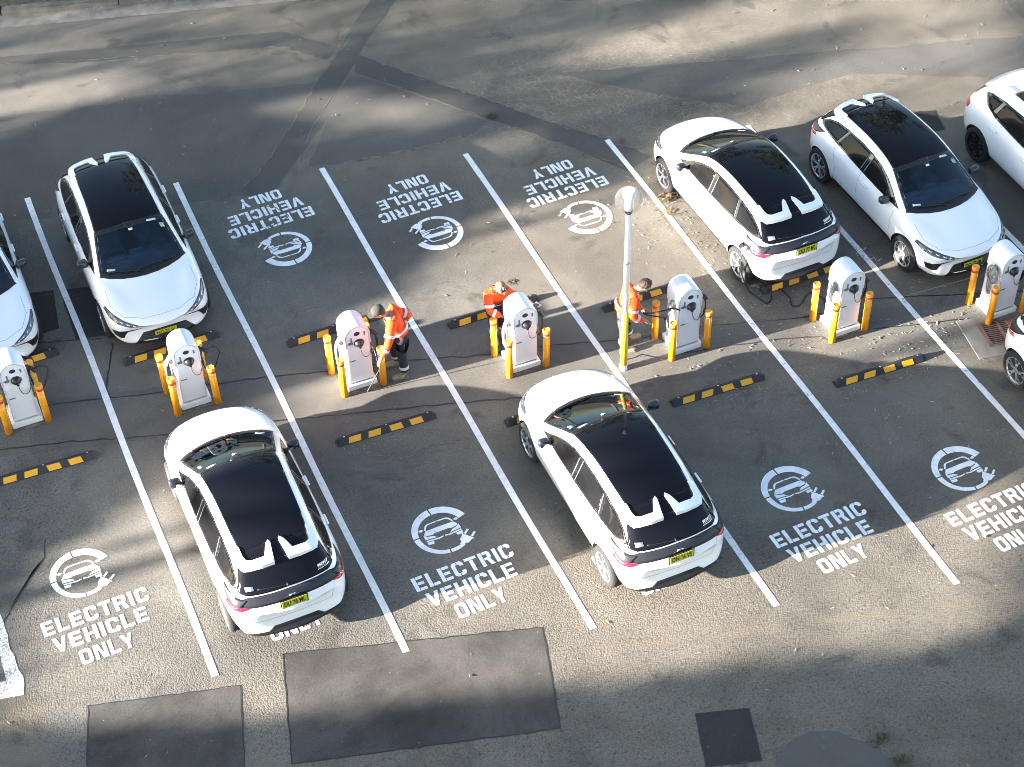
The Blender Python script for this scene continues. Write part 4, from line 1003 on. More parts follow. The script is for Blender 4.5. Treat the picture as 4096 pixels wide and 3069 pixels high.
def holster(sx_):
    bm = bmesh.new(); bx(bm, (sx_*.235, .19, 1.00), (.07, .10, .14), .02); tube(bm, [(sx_*.26, .18, 1.05), (sx_*.31, .14, 1.02), (sx_*.345, .10, .97)], [.032, .034, .03], 10); return bm
ih = cpart('cable_holster', holster(-1), 'greycable', smooth=False)
bm = bmesh.new()
for a, d in ((.0, 0), (.035, .02), (-.03, .035)):
    tube(bm, spline([(-.27, .19, 1.02), (-.345, .13+a, .92), (-.355, .11+a, .70-d), (-.315, .16+a, .50+d), (-.255, .25+a, .54), (-.248, .27+a, .75), (-.25, .25+a, .95)], 7), .0105, 6)
cpart('charging_lead', bm, 'greycable', ih, True)
ih2 = cpart('cable_holster', holster(1), 'plastic')
def lead_black(bm, pts, r=.012): tube(bm, spline(pts, 8), r, 6)
CH_B = list(CH)
bm = bmesh.new(); lead_black(bm, [(.28, .16, 1.0), (.32, .13, .97), (.335, .12, .82), (.32, .13, .62), (.28, .20, .50), (.26, .24, .62), (.255, .22, .92)])
CH_B.append(('charging_lead', mesh_of('charging_lead', bm, 'cable'), ih2, (0, 0, 0), 0))
bm = bmesh.new(); lead_black(bm, [(.26, .20, 1.0), (.34, .18, .90), (.37, .17, .78), (.35, .17, .66)], .011); bx(bm, (.35, .17, .62), (.035, .035, .10), .01)
CH_B.append(('charging_plug', mesh_of('charging_plug', bm, 'plastic'), ih2, (0, 0, 0), 0))
bm = bmesh.new(); lead_black(bm, [(.30, .14, 1.0), (.40, .10, 1.08), (.50, .08, 1.06), (.53, .08, .95), (.47, .06, .80), (.40, .06, .66), (.32, .10, .60), (.26, .16, .68), (.245, .2, .95)]); cpart('charging_lead', bm, 'cable', ih2, True)
bm = bmesh.new(); lead_black(bm, [(.25, .22, .98), (.27, .18, .80), (.275, .16, .62), (.26, .22, .55), (.25, .27, .70), (.25, .25, .95)], .010); cpart('charging_lead', bm, 'greycable', ih2, True)
ch_labels = {
 -1: 'white charging post cut off by the left edge, in front of the part-hidden car', 0: 'white charging post in shade before the car with plate DO 71 JK',
 1: 'white charging post the worker in an olive cap is leaning at', 2: 'white charging post hiding the blond worker',
 3: 'white charging post just right of the lamp pole, its cable held by a worker', 4: 'white charging post behind the plugged in car DO 77 ML',
 5: 'white charging post at the right edge with a big coil hung on its side'}
for kk in range(-1, 6):
    x, y = grid_of(kk)
    e = place(CH if kk in (-1, 0) else CH_B+CH[-1:], 'charging_post', (x+.25, y, 0), 0, ch_labels[kk], 'white charging posts', 'charger')
    if kk == 5:
        bm = bmesh.new()
        for j in range(3): tube(bm, [(-.30-.012*j, .16+.13*math.cos(2*PI*i/22)*(1-.06*j), .93+.17*math.sin(2*PI*i/22)*(1-.06*j)) for i in range(23)], .014, 6)
        link('cable_coil', mesh_of('cable_coil', bm, 'greycable'), e)

# bollards round each post
BO = []
bm = bmesh.new(); lathe(bm, (0, 0, 0), [(.058, 0), (.058, .775)], 20); BO.append(('post', mesh_of('post', bm, 'yellow'), None, (0, 0, 0), 0))
bm = bmesh.new(); lathe(bm, (0, 0, 0), [(.060, .715), (.060, .765)], 20); BO.append(('reflective_band', mesh_of('reflective_band', bm, 'redband'), None, (0, 0, 0), 0))
bm = bmesh.new(); lathe(bm, (0, 0, 0), [(.064, .768), (.064, .815), (.056, .828), (.050, .828), (.046, .822), (.0, .822)], 20, cap=False); BO.append(('cap', mesh_of('cap', bm, 'yellowcap', False), None, (0, 0, 0), 0))
def post_name(kk): return {-1: 'the post at the left edge', 0: 'the post facing car DO 71 JK', 1: 'the post with the capped worker', 2: 'the post hiding the blond worker', 3: 'the post right of the lamp pole', 4: 'the post behind car DO 77 ML', 5: 'the post at the right edge'}[kk]
for kk in range(-1, 6):
    x, y = grid_of(kk)
    for nm, dx, dy in (('near left', -.085, -.045), ('near right', .575, -.045), ('far left', -.10, .53), ('far right', .565, .55)):
        rd = random.Random(kk*7+len(nm)+int(dx*10))
        e = place(BO, 'bollard', (x+dx+rd.uniform(-.012, .012), y+dy+rd.uniform(-.012, .012), 0), rd.uniform(0, 6), 'yellow bollard at the %s corner of %s' % (nm, post_name(kk)), 'yellow bollards round the charging posts', 'bollard')
        e.rotation_euler.x = rd.gauss(0, .010); e.rotation_euler.y = rd.gauss(0, .010)

# ================================================================== WHEEL STOPS
def stop_part():
    L, Wd, H = 1.65, .17, .112; ps = []
    bm = bmesh.new()
    cs = [(-Wd/2, 0), (-Wd/2+.004, .012), (-.026, H-.006), (-.018, H), (.018, H), (.026, H-.006), (Wd/2-.004, .012), (Wd/2, 0)]
    rows = []
    for x, f in ((-L/2, .62), (-L/2+.05, 1), (L/2-.05, 1), (L/2, .62)): rows.append([bm.verts.new((x, y, z*f)) for y, z in cs])
    for a, b in zip(rows, rows[1:]):
        for i in range(len(cs)): bm.faces.new((a[i], a[(i+1) % len(cs)], b[(i+1) % len(cs)], b[i]))
    bm.faces.new(rows[0]); bm.faces.new(rows[-1][::-1]); ps.append(('block', mesh_of('block', bm, 'rubber', False), None, (0, 0, 0), 0))
    for sgn in (-1, 1):
        for i, xc in enumerate((-.55, -.22, .16, .50)):
            bm = bmesh.new(); s = .02*(1 if i < 2 else -1); x0, x1 = xc-.10, xc+.105
            def P_(x, t): y = -Wd/2+.004+t*(Wd/2-.030); z = .012+t*(H-.018); return (x, sgn*(y-.003), z+.0025)
            vs = [bm.verts.new(P_(x, t)) for x, t in ((x0-s*.2, .03), (x1-s*.2, .03), (x1+s, .97), (x0+s, .97))]; bm.faces.new(vs)
            ps.append(('reflector', mesh_of('reflector', bm, 'reflect', False), None, (0, 0, 0), 0))
    bm = bmesh.new()
    for x in (-.70, 0, .70): lathe(bm, (x, 0, H-.002), [(.014, 0), (.014, .004), (.004, .006)], 10)
    ps.append(('bolt', mesh_of('bolt', bm, 'silver', False), None, (0, 0, 0), 0)); return ps
SP = stop_part()
lo_lab = {-1: 'black and yellow wheel stop cut off by the left edge, empty bay', 0: 'wheel stop under the nose of the lower left car', 1: 'black and yellow wheel stop in the empty bay between the two lower whole cars',
          2: 'wheel stop under the nose of the lower centre car, one black end showing', 3: 'black and yellow wheel stop in the shaded bay right of the lower centre car', 4: 'black and yellow wheel stop with leaves along it, near the drain grate'}
up_lab = {-1: 'wheel stop under the nose of the car at the left edge', 0: 'wheel stop under the nose of car DO 71 JK', 1: 'black and yellow wheel stop half behind the post with the capped worker', 2: 'black and yellow wheel stop behind the blond worker',
          3: 'black and yellow wheel stop behind the worker at the lamp pole', 4: 'black and yellow wheel stop under the tail of car DO 77 ML'}
for kk in range(-1, 5):
    rd = random.Random(kk+40)
    e = place(SP, 'wheel_stop', ((3.09+2.6*(kk-1))+.825, 3.39-.73*(kk-1)+.06, 0), math.radians(-2.6), lo_lab[kk], 'black and yellow wheel stops', 'wheel stop')
    ux = {-1: -2.10, 0: .48, 1: 3.10, 2: 5.72, 3: 8.27, 4: 10.92}[kk]
    e = place(SP, 'wheel_stop', (ux+.825, 5.89-.735*(kk-1)+.08, 0), math.radians(.4), up_lab[kk], 'black and yellow wheel stops', 'wheel stop')

# ================================================================== LAMP POST
e = empty('lamp_post', (7.95, 3.08, 0)); tag(e, 'slim white lamp pole with a yellow foot and a clear glass globe', 'lamp post')
bm = bmesh.new(); lathe(bm, (0, 0, 0), [(.062, 0), (.062, .12)], 20); finish('foot', bm, 'polewhite', e)
bm = bmesh.new(); lathe(bm, (0, 0, 0), [(.0605, .12), (.057, 1.32)], 20); finish('yellow_section', bm, 'poleyellow', e, True)
bm = bmesh.new(); lathe(bm, (0, 0, 0), [(.056, 1.32), (.044, 3.33)], 20); finish('pole', bm, 'polewhite', e, True)
bm = bmesh.new(); lathe(bm, (0, 0, 0), [(.046, 3.33), (.052, 3.35), (.052, 3.385), (.07, 3.40)], 20); finish('collar', bm, 'plastic', e)
bm = bmesh.new(); bmesh.ops.create_uvsphere(bm, u_segments=40, v_segments=24, radius=.215, matrix=Matrix.Translation((0, 0, 3.59))); gl = finish('globe', bm, 'clear', e, True)
bm = bmesh.new(); lathe(bm, (0, 0, 0), [(.07, 3.41), (.075, 3.45), (.075, 3.66), (.105, 3.67), (.105, 3.76), (.085, 3.78)], 24); finish('lamp_holder', bm, 'shell', gl, False)
for z in (2.35,):
    t = link('pole_number', text_mesh('pole_number', '143', .05, 'ink', .001), e); t.rotation_euler = (PI/2, 0, .25); t.location = (-.012, -.0545, z)

# ================================================================== DRAIN
e = empty('drain_grate', (14.05, 1.2, 0), math.radians(-10)); tag(e, 'rusty slotted drain grate in a pale concrete surround beside the right car', 'drain')
bm = bmesh.new(); o_ = [(-.62, .42), (.75, .42), (.75, -.52), (-.62, -.52)]; i_ = [(-.34, .28), (.55, .28), (.55, -.30), (-.34, -.30)]
A = [bm.verts.new((*p, .018)) for p in o_]; B = [bm.verts.new((*p, .018)) for p in i_]; L0 = [bm.verts.new((*p, 0)) for p in o_]
for i in range(4): bm.faces.new((A[i], A[(i+1) % 4], B[(i+1) % 4], B[i])); bm.faces.new((A[i], A[(i+1) % 4], L0[(i+1) % 4], L0[i]))
finish('surround', bm, 'concrete', e)
bm = bmesh.new(); bx(bm, (.105, .26, .014), (.89, .04, .016)); bx(bm, (.105, -.28, .014), (.89, .04, .016)); bx(bm, (-.30, -.01, .014), (.08, .50, .0165)); bx(bm, (.36, -.01, .014), (.38, .50, .0165)); bx(bm, (.02, -.01, .014), (.05, .50, .0165))
for i in range(11): bx(bm, (-.02, .215-i*.045, .013), (.56, .018, .016))
finish('grate', bm, 'rust', e)
bm = bmesh.new(); poly(bm, i_, .0065); finish('pit', bm, 'void', e)

# ================================================================== CABLES
x4, y4 = grid_of(4)
bm = bmesh.new()
tube(bm, spline([(10.64, 4.03, .80), (10.60, 3.99, .66), (10.62, 3.93, .35), (10.72, 3.84, .06), (10.80, 3.62, .014), (10.86, 3.46, .014), (10.98, 3.52, .014), (11.04, 3.66, .05), (11.02, 3.80, .10), (11.15, 3.83, .085), (11.22, 3.72, .03), (11.28, 3.42, .014), (11.22, 3.22, .014), (11.36, 3.18, .014), (11.58, 3.35, .014), (11.72, 3.36, .014), (11.78, 3.12, .014), (11.72, 2.95, .02), (11.76, 2.84, .2), (11.9, 2.70, .62), (12.02, 2.50, .92)], 8), .0105, 6)
tag(finish('charging_cable', bm, 'cable', None, True), 'thin black cable snaking over the tarmac from the rear flank of car DO 77 ML', 'cable')
# open charge flap on the plugged in car
bm = bmesh.new(); bx(bm, (0, 0, 0), (.02, .14, .12), .008); pf_ = finish('charge_port', bm, 'black', cp); pf_.location = (-.868, LH_H-3.73, .87); pf_.rotation_euler = (0, -.25, .10)
bm = bmesh.new(); bx(bm, (-.05, .08, .02), (.11, .014, .12), .005); fl = finish('charge_flap', bm, 'black', pf_)
bm = bmesh.new(); tube(bm, [(-.0, 0, 0), (-.07, 0, -.01), (-.12, -.01, -.06)], [.03, .026, .018], 10); finish('charge_plug', bm, 'greycable', pf_)
# cable held by the third worker
bm = bmesh.new(); tube(bm, spline([(8.90, 2.99, 1.02), (8.78, 3.02, 1.08), (8.62, 3.08, 1.04), (8.48, 3.16, .98), (8.36, 3.24, .96), (8.44, 3.18, .93), (8.56, 3.13, .90), (8.68, 3.10, .84)], 8), .013, 6)
bx(bm, (8.69, 3.10, .825), (.03, .03, .07), .008)
tag(finish('held_cable', bm, 'cable', None, True), 'black cable stretched from the post right of the lamp pole into a worker\'s hands', 'cable')
bm = bmesh.new(); tube(bm, spline([(4.08, 4.60, 1.0), (4.14, 4.52, .85), (4.15, 4.38, .70), (4.10, 4.22, .80), (4.09, 4.17, .84), (4.13, 4.17, .66), (4.06, 4.25, .40), (3.98, 4.32, .15), (3.93, 4.36, .015), (3.99, 4.40, .015)], 8), .008, 6)
tag(finish('held_cable', bm, 'heldgrey', None, True), 'grey cable hanging from the hand of the worker in the olive cap', 'cable')

# ================================================================== PEOPLE
def skin(name, nodes, edges, m, parent, root, lev=2):
    names = list(nodes); ix = {n: i for i, n in enumerate(names)}
    me = bpy.data.meshes.new(name); me.from_pydata([nodes[n][0] for n in names], [(ix[a], ix[b]) for a, b in edges], [])
    o = bpy.data.objects.new(name, me); C.objects.link(o)
    md = o.modifiers.new('sk', 'SKIN'); md.use_smooth_shade = True
    sv = me.skin_vertices[0].data
    for n in names:
        r = nodes[n][1]; sv[ix[n]].radius = r if isinstance(r, tuple) else (r, r); sv[ix[n]].use_root = (n in root)
    s = o.modifiers.new('ss', 'SUBSURF'); s.levels = lev; s.render_levels = lev
    m2 = bake(o); m2.materials.clear(); m2.materials.append(MT[m])
    m2.polygons.foreach_set('use_smooth', [True]*len(m2.polygons))
    return link(name, m2, parent)
def ball(name, c, r, m, parent, seg=18, cut=None, rot=None):
    bm = bmesh.new(); bmesh.ops.create_uvsphere(bm, u_segments=seg, v_segments=12, radius=1)
    for v in bm.verts: v.co = Vector((v.co.x*r[0], v.co.y*r[1], v.co.z*r[2]))
    if cut is not None: bmesh.ops.bisect_plane(bm, geom=bm.verts[:]+bm.edges[:]+bm.faces[:], plane_co=(0, 0, cut), plane_no=(0, 0, 1), clear_inner=True)
    if rot: bmesh.ops.transform(bm, matrix=rot, verts=bm.verts[:])
    bmesh.ops.translate(bm, vec=c, verts=bm.verts[:])
    return finish(name, bm, m, parent, True)
def band(parent, a, b, t, r, wd=.05):
    a, b = Vector(a), Vector(b); d = (b-a).normalized(); c = a.lerp(b, t); bm = bmesh.new()
    A = ring_pts(c-d*wd/2, d, r, 16); B = ring_pts(c+d*wd/2, d, r, 16); va = [bm.verts.new(p) for p in A]; vb = [bm.verts.new(p) for p in B]
    for i in range(16): bm.faces.new((va[i], va[(i+1) % 16], vb[(i+1) % 16], vb[i]))
    return finish('reflective_band', bm, 'tape', parent, True)
def person(J, label, hair, trouser, head_dir, cap=False, glasses=False):
    """J: joint positions in metres, world coordinates; facing etc. come from the joints."""
    J = {k: Vector(v) for k, v in J.items()}
    base = Vector((J['ankL'].x*.5+J['ankR'].x*.5, J['ankL'].y*.5+J['ankR'].y*.5, 0))
    e = empty('person', base); tag(e, label, 'person', 'workers in orange shirts')
    J = {k: v-base for k, v in J.items()}
    hd = J['head']; hdv = Vector(head_dir).normalized()            # face direction
    sp = J['hip'].lerp(J['neck'], .5) + J.get('spine', Vector((0, 0, 0)))*0
    # continuous body: trunk, neck, head core, arms, hands with five fingers, legs
    nd = {'hip': (J['hip'], .08), 'sp': (sp, .105), 'ch': (J['hip'].lerp(J['neck'], .82), .12), 'nk': (J['neck'], .055), 'hb': (J['neck'].lerp(hd, .55), .058), 'hc': (hd, .088), 'ht': (hd+(hd-J['neck']).normalized()*.07, .07)}
    ed = [('hip', 'sp'), ('sp', 'ch'), ('ch', 'nk'), ('nk', 'hb'), ('hb', 'hc'), ('hc', 'ht')]
    for s in 'LR':
        nd['sh'+s] = (J['sh'+s], .058); nd['el'+s] = (J['el'+s], .042); nd['wr'+s] = (J['wr'+s], .028)
        f = (J['wr'+s]-J['el'+s]).normalized(); side = f.cross(Vector((0, 0, 1))); side = (side if side.length > .1 else Vector((1, 0, 0))).normalized()
        pm = J['wr'+s]+f*.055; nd['pm'+s] = (pm, (.036, .018)); ed += [('ch', 'sh'+s), ('sh'+s, 'el'+s), ('el'+s, 'wr'+s), ('wr'+s, 'pm'+s)]
        dn = Vector((0, 0, -1))
        for k, (off, ln) in enumerate(((-.030, .062), (-.010, .074), (.010, .070), (.028, .055))):
            a = pm+f*.035+side*off; b = a+f*ln*.55+dn*.008; c = b+f*ln*.4+dn*.022
            nd['f%d%s' % (k, s)] = (a, .0095); nd['g%d%s' % (k, s)] = (b, .0085); nd['h%d%s' % (k, s)] = (c, .007)
            ed += [('pm'+s, 'f%d%s' % (k, s)), ('f%d%s' % (k, s), 'g%d%s' % (k, s)), ('g%d%s' % (k, s), 'h%d%s' % (k, s))]
        sg = 1 if s == 'L' else -1
        a = pm-f*.02+side*.04*sg; nd['t'+s] = (a, .011); nd['u'+s] = (a+f*.04+dn*.02, .009); ed += [('pm'+s, 't'+s), ('t'+s, 'u'+s)]
        nd['hj'+s] = (J['hip'].lerp(J['kn'+s], .42), .058)
        nd['kn'+s] = (J['kn'+s], .055); nd['an'+s] = (J['ank'+s], .042); ed += [('hip', 'hj'+s), ('hj'+s, 'kn'+s), ('kn'+s, 'an'+s)]
    bo = skin('body', nd, ed, 'skin', e, ('hip',)); bo.data.materials.append(MT[trouser])
    for p in bo.data.polygons: p.material_index = 1 if p.center.z < J['hip'].z+.06 and (p.center-J['hip']).xy.length < .42 and min((p.center-J['wr'+s]).length for s in 'LR') > .22 else 0
    # face: nose, ears, eyes, mouth
    upv = (hd-J['neck']).normalized(); rgt = hdv.cross(upv).normalized(); upv = rgt.cross(hdv).normalized()
    R_ = Matrix((rgt, hdv, upv)).transposed().to_4x4()
    ball('head_shape', hd+upv*.012, (.078, .098, .115), 'skin', e, rot=R_)
    bm = bmesh.new()
    for c_, r_ in ((hdv*.100-upv*.01, .016), (rgt*.078-upv*.01, .018), (rgt*-.078-upv*.01, .018)): bmesh.ops.create_uvsphere(bm, u_segments=8, v_segments=6, radius=r_, matrix=Matrix.Translation(hd+c_))
    finish('nose_and_ears', bm, 'skin', e, True)
    bm = bmesh.new()
    for c_ in (rgt*.032, rgt*-.032): bmesh.ops.create_uvsphere(bm, u_segments=8, v_segments=6, radius=.010, matrix=Matrix.Translation(hd+hdv*.088+upv*.022+c_))
    bx(bm, hd+hdv*.090-upv*.048, (.04, .012, .008)); finish('eyes_and_mouth', bm, 'ink', e)
    # shirt, trousers, boots
    nd = {'w': (J['hip'].lerp(J['neck'], -.04), (.165, .145)), 'hip': (J['hip'].lerp(J['neck'], .14), (.16, .145)), 'sp': (sp, (.165, .145)), 'ch': (J['hip'].lerp(J['neck'], .80), (.165, .14)), 'nk': (J['hip'].lerp(J['neck'], .93), .088), 'co': (J['hip'].lerp(J['neck'], 1.0), .062)}
    ed = [('w', 'hip'), ('hip', 'sp'), ('sp', 'ch'), ('ch', 'nk'), ('nk', 'co')]
    for s in 'LR':
        nd['sh'+s] = (J['sh'+s], .100); nd['um'+s] = (J['sh'+s].lerp(J['el'+s], .5), .082); nd['el'+s] = (J['el'+s], .070); nd['fm'+s] = (J['el'+s].lerp(J['wr'+s], .75), .060); nd['wr'+s] = (J['el'+s].lerp(J['wr'+s], 1.04), .050)
        ed += [('ch', 'sh'+s), ('sh'+s, 'um'+s), ('um'+s, 'el'+s), ('el'+s, 'fm'+s), ('fm'+s, 'wr'+s)]
    sh_ = skin('shirt', nd, ed, 'hivis', e, ('w',))
    nd = {'w': (J['hip'].lerp(J['neck'], .10), .125), 'hip': (J['hip'], .150)}; ed = [('w', 'hip')]
    for s in 'LR':
        nd['th'+s] = (J['hip'].lerp(J['kn'+s], .42), .112); nd['kn'+s] = (J['kn'+s], .086); nd['sn'+s] = (J['kn'+s].lerp(J['ank'+s], .55), .072); nd['an'+s] = (J['kn'+s].lerp(J['ank'+s], .95), .068)
        ed += [('hip', 'th'+s), ('th'+s, 'kn'+s), ('kn'+s, 'sn'+s), ('sn'+s, 'an'+s)]
    tr_ = skin('trousers', nd, ed, trouser, e, ('w',))
    for s in 'LR':
        an = J['ank'+s]; td = J['toe'+s]; dirv = (td-an)*Vector((1, 1, 0)); dirv = Vector((dirv.x, dirv.y, 0)).normalized()
        g = Vector((an.x, an.y, 0))
        b_ = skin('boot', {'a': (g+Vector((0, 0, .15)), .058), 'b': (g+Vector((0, 0, .06))-dirv*.015, .056), 'c': (g+Vector((0, 0, .05))+dirv*.10, (.05, .045)), 'd': (g+Vector((0, 0, .044))+dirv*.18, (.048, .040)), 'e': (g+Vector((0, 0, .040))+dirv*.225, (.034, .030))}, [('a', 'b'), ('b', 'c'), ('c', 'd'), ('d', 'e')], 'boot', e, ('b',))
        bm = bmesh.new(); bx(bm, g+dirv*.082+Vector((0, 0, .014)), (.265, .09, .024), .01, rz=math.atan2(dirv.y, dirv.x)); finish('sole', bm, 'sole', b_)
    # tape on sleeves, waist and shins
    for s in 'LR':
        band(sh_, J['sh'+s], J['el'+s], .62, .090); band(sh_, J['el'+s], J['wr'+s], .45, .071)
        band(tr_, J['kn'+s], J['ank'+s], .62, .080, .06)
    band(sh_, J['hip'], J['neck'], .28, .178, .055)
    # hair, cap
    hm = 'cap' if cap else hair
    if cap:
        ball('cap', hd+upv*.055-hdv*.012, (.096, .112, .085), 'cap', e, rot=R_, cut=-.15)
        bm = bmesh.new()
        A = [bm.verts.new(hd+upv*(.075-.02*abs(math.sin(t))) + hdv*(.075+.10*math.cos(t)) + rgt*.082*math.sin(t)) for t in [(-PI/2)+PI*i/10 for i in range(11)]]
        B = [bm.verts.new(v.co-upv*.008) for v in A]; bm.faces.new(A); bm.faces.new(B[::-1])
        for i in range(11): bm.faces.new((A[i], A[(i+1) % 11], B[(i+1) % 11], B[i]))
        finish('cap_peak', bm, 'cap', e)
        ball('hair', hd-hdv*.03+upv*.0, (.084, .088, .09), 'brownhair', e, rot=R_)
    else:
        bm = bmesh.new(); rd = random.Random(len(label))
        bmesh.ops.create_icosphere(bm, subdivisions=4, radius=1)
        for v in bm.verts:
            n_ = v.co.copy(); k_ = 1+rd.uniform(-.02, .06)+.05*math.sin(n_.x*9)*math.cos(n_.y*8); v.co = Vector((n_.x*.092*k_, n_.y*.106*k_, n_.z*.112*k_))
        bmesh.ops.bisect_plane(bm, geom=bm.verts[:]+bm.edges[:]+bm.faces[:], plane_co=(0, .035, .03), plane_no=(0, -.75, .62), clear_inner=True)
        bmesh.ops.transform(bm, matrix=R_, verts=bm.verts[:]); bmesh.ops.translate(bm, vec=hd+upv*.022-hdv*.008, verts=bm.verts[:]); finish('hair', bm, hair, e)
    if glasses:
        bm = bmesh.new()
        for sg in (-1, 1): bmesh.ops.create_uvsphere(bm, u_segments=10, v_segments=6, radius=.032, matrix=Matrix.Translation(hd+upv*.085+hdv*.075+rgt*.042*sg))
        bx(bm, hd+upv*.09+hdv*.085, (.03, .02, .012)); finish('sunglasses', bm, 'plastic', e, True)
    return e
person(dict(hip=(4.66, 4.52, .93), neck=(4.44, 4.52, 1.39), head=(4.30, 4.52, 1.50), shL=(4.44, 4.33, 1.36), shR=(4.58, 4.66, 1.31), elL=(4.31, 4.17, 1.10), wrL=(4.17, 4.14, .905), elR=(4.86, 4.62, 1.15), wrR=(4.66, 4.66, .98),
            knL=(4.60, 4.44, .50), ankL=(4.62, 4.41, .10), toeL=(4.38, 4.45, 0), knR=(4.56, 4.70, .50), ankR=(4.60, 4.76, .10), toeR=(4.38, 4.78, 0)),
       'person in an olive cap, orange shirt and navy trousers bending over a yellow bollard', 'brownhair', 'navy', (-1, -.05, -.55), cap=True)
person(dict(hip=(6.36, 4.72, .84), neck=(6.35, 4.48, 1.22), head=(6.345, 4.35, 1.36), shL=(6.50, 4.52, 1.10), shR=(6.17, 4.48, 1.16), elL=(6.70, 4.46, .88), wrL=(6.83, 4.24, .93), elR=(6.13, 4.36, .93), wrR=(6.28, 4.24, .88),
            knL=(6.47, 4.62, .46), ankL=(6.46, 4.66, .10), toeL=(6.48, 4.42, 0), knR=(6.28, 4.60, .46), ankR=(6.30, 4.64, .10), toeR=(6.28, 4.40, 0)),
       'person with blond hair and dark glasses pushed up, orange shirt, bent behind a charging post', 'blond', 'navy', (.25, -1, -.55), glasses=True)
person(dict(hip=(8.10, 3.52, .90), neck=(8.30, 3.42, 1.34), head=(8.44, 3.36, 1.44), shL=(8.24, 3.60, 1.31), shR=(8.22, 3.26, 1.30), elL=(8.26, 3.58, 1.02), wrL=(8.38, 3.36, .97), elR=(8.14, 3.20, 1.00), wrR=(8.32, 3.16, .88),
            knL=(8.26, 3.62, .48), ankL=(8.33, 3.66, .10), toeL=(8.56, 3.64, 0), knR=(8.14, 3.45, .48), ankR=(8.12, 3.46, .10), toeR=(8.34, 3.37, 0)),
       'person with dark hair and orange shirt holding a black cable behind the lamp pole', 'brownhair', 'greytrouser', (1, -.25, -.75))
bm = bmesh.new(); bx(bm, (6.90, 4.17, .94), (.08, .12, .010), .002, rz=.4); tag(finish('paper', bm, 'whitesticker'), 'small white sheet in the hand of the blond worker', 'paper')

# ================================================================== PLANTS AND LITTER
def tuft(name, x, y, n, r, h, m, label, cat, seed, flat_=False):
    rd = random.Random(seed); bm = bmesh.new()
    for i in range(n):
        a = rd.uniform(0, 2*PI); q = abs(rd.gauss(0, .5))*r; bxp = Vector((math.cos(a)*q*1.4, math.sin(a)*q, 0)); d = rd.uniform(0, 2*PI); L = h*rd.uniform(.5, 1.3); ln = rd.uniform(.2, 1.0) if not flat_ else rd.uniform(.02, .25)
        dv = Vector((math.cos(d), math.sin(d), ln)).normalized(); sv = Vector((-math.sin(d), math.cos(d), 0))*rd.uniform(.006, .014)
        p0 = bxp+Vector((0, 0, .01)); p1 = p0+dv*L*.6; p2 = p1+(dv+Vector((0, 0, -.5))).normalized()*L*.45; p2.z = max(p2.z, .008)
        a_ = [bm.verts.new(v) for v in (p0-sv, p0+sv, p1+sv*.8, p1-sv*.8)]; bm.faces.new(a_); c_ = bm.verts.new(p2); bm.faces.new((a_[3], a_[2], c_))
    o = finish(name, bm, m, None, False, (x, y, 0)); tag(o, label, cat); return o
tuft('dry_weed', 10.58, 6.70, 170, .13, .11, 'drygrass', 'straw coloured weed by the front wheel of car DO 77 ML', 'weed', 3)
tuft('dry_weed', 10.45, 6.30, 90, .17, .07, 'drygrass', 'flattened dry weed lying on the bay line right of the lamp globe', 'weed', 4, True)
tuft('leafy_twig', 7.14, 5.80, 26, .06, .09, 'greengrass', 'fallen leafy twig on the tarmac above the blond worker', 'twig', 5, True)
tuft('grass_tuft', 8.70, 10.30, 110, .09, .07, 'greengrass', 'dark grass tuft growing where two tarmac repairs meet, upper middle', 'weed', 6)
tuft('grass_tuft', 7.95, -4.78, 110, .12, .06, 'greengrass', 'weedy grass tuft on the rim of the rounded grey repair, bottom right', 'weed', 7)
tuft('grass_tuft', 8.02, -5.20, 100, .12, .06, 'greengrass', 'lowest grass tuft at the bottom edge beside the rounded repair', 'weed', 8)

def litter(name, spots, m, seed):
    """small curled leaves lying on the tarmac; spots: (count, sampler)"""
    rd = random.Random(seed); bm = bmesh.new()
    for n, smp, smin, smax in spots:
        for i in range(n):
            x, y = smp(rd); L = rd.uniform(smin, smax); a = rd.uniform(0, PI*2); wd = L*rd.uniform(.14, .26); cu = rd.uniform(-.25, .25)*L; z0 = .006+rd.uniform(0, .004)
            d = Vector((math.cos(a), math.sin(a), 0)); s = Vector((-d.y, d.x, 0)); lift = rd.uniform(0, .35)*L
            pts = [(-.5, 0, rd.uniform(0, .5)*lift), (-.15, .5, .0), (.2, .42, .1*lift), (.5, 0, lift), (.2, -.42, .1*lift), (-.15, -.5, 0)]
            vs = [bm.verts.new(Vector((x, y, z0))+d*(u*L)+s*(v*wd*2*.5+cu*(u*u))+Vector((0, 0, h_))) for u, v, h_ in pts]
            bm.faces.new((vs[0], vs[1], vs[2], vs[3])); bm.faces.new((vs[0], vs[3], vs[4], vs[5]))
    return tag(finish(name, bm, m), kind='stuff')
U = lambda x0, x1, y0, y1: (lambda rd: (rd.uniform(x0, x1), rd.uniform(y0, y1)))
def ln_(a, b, w_): return lambda rd: (lambda t: (a[0]+(b[0]-a[0])*t+rd.gauss(0, w_), a[1]+(b[1]-a[1])*t+rd.gauss(0, w_)))(rd.random())
def rowband(c0, c1, x0, x1): return lambda rd: (lambda x: (x, rd.uniform(c0, c1)-.2885*x))(rd.uniform(x0, x1))
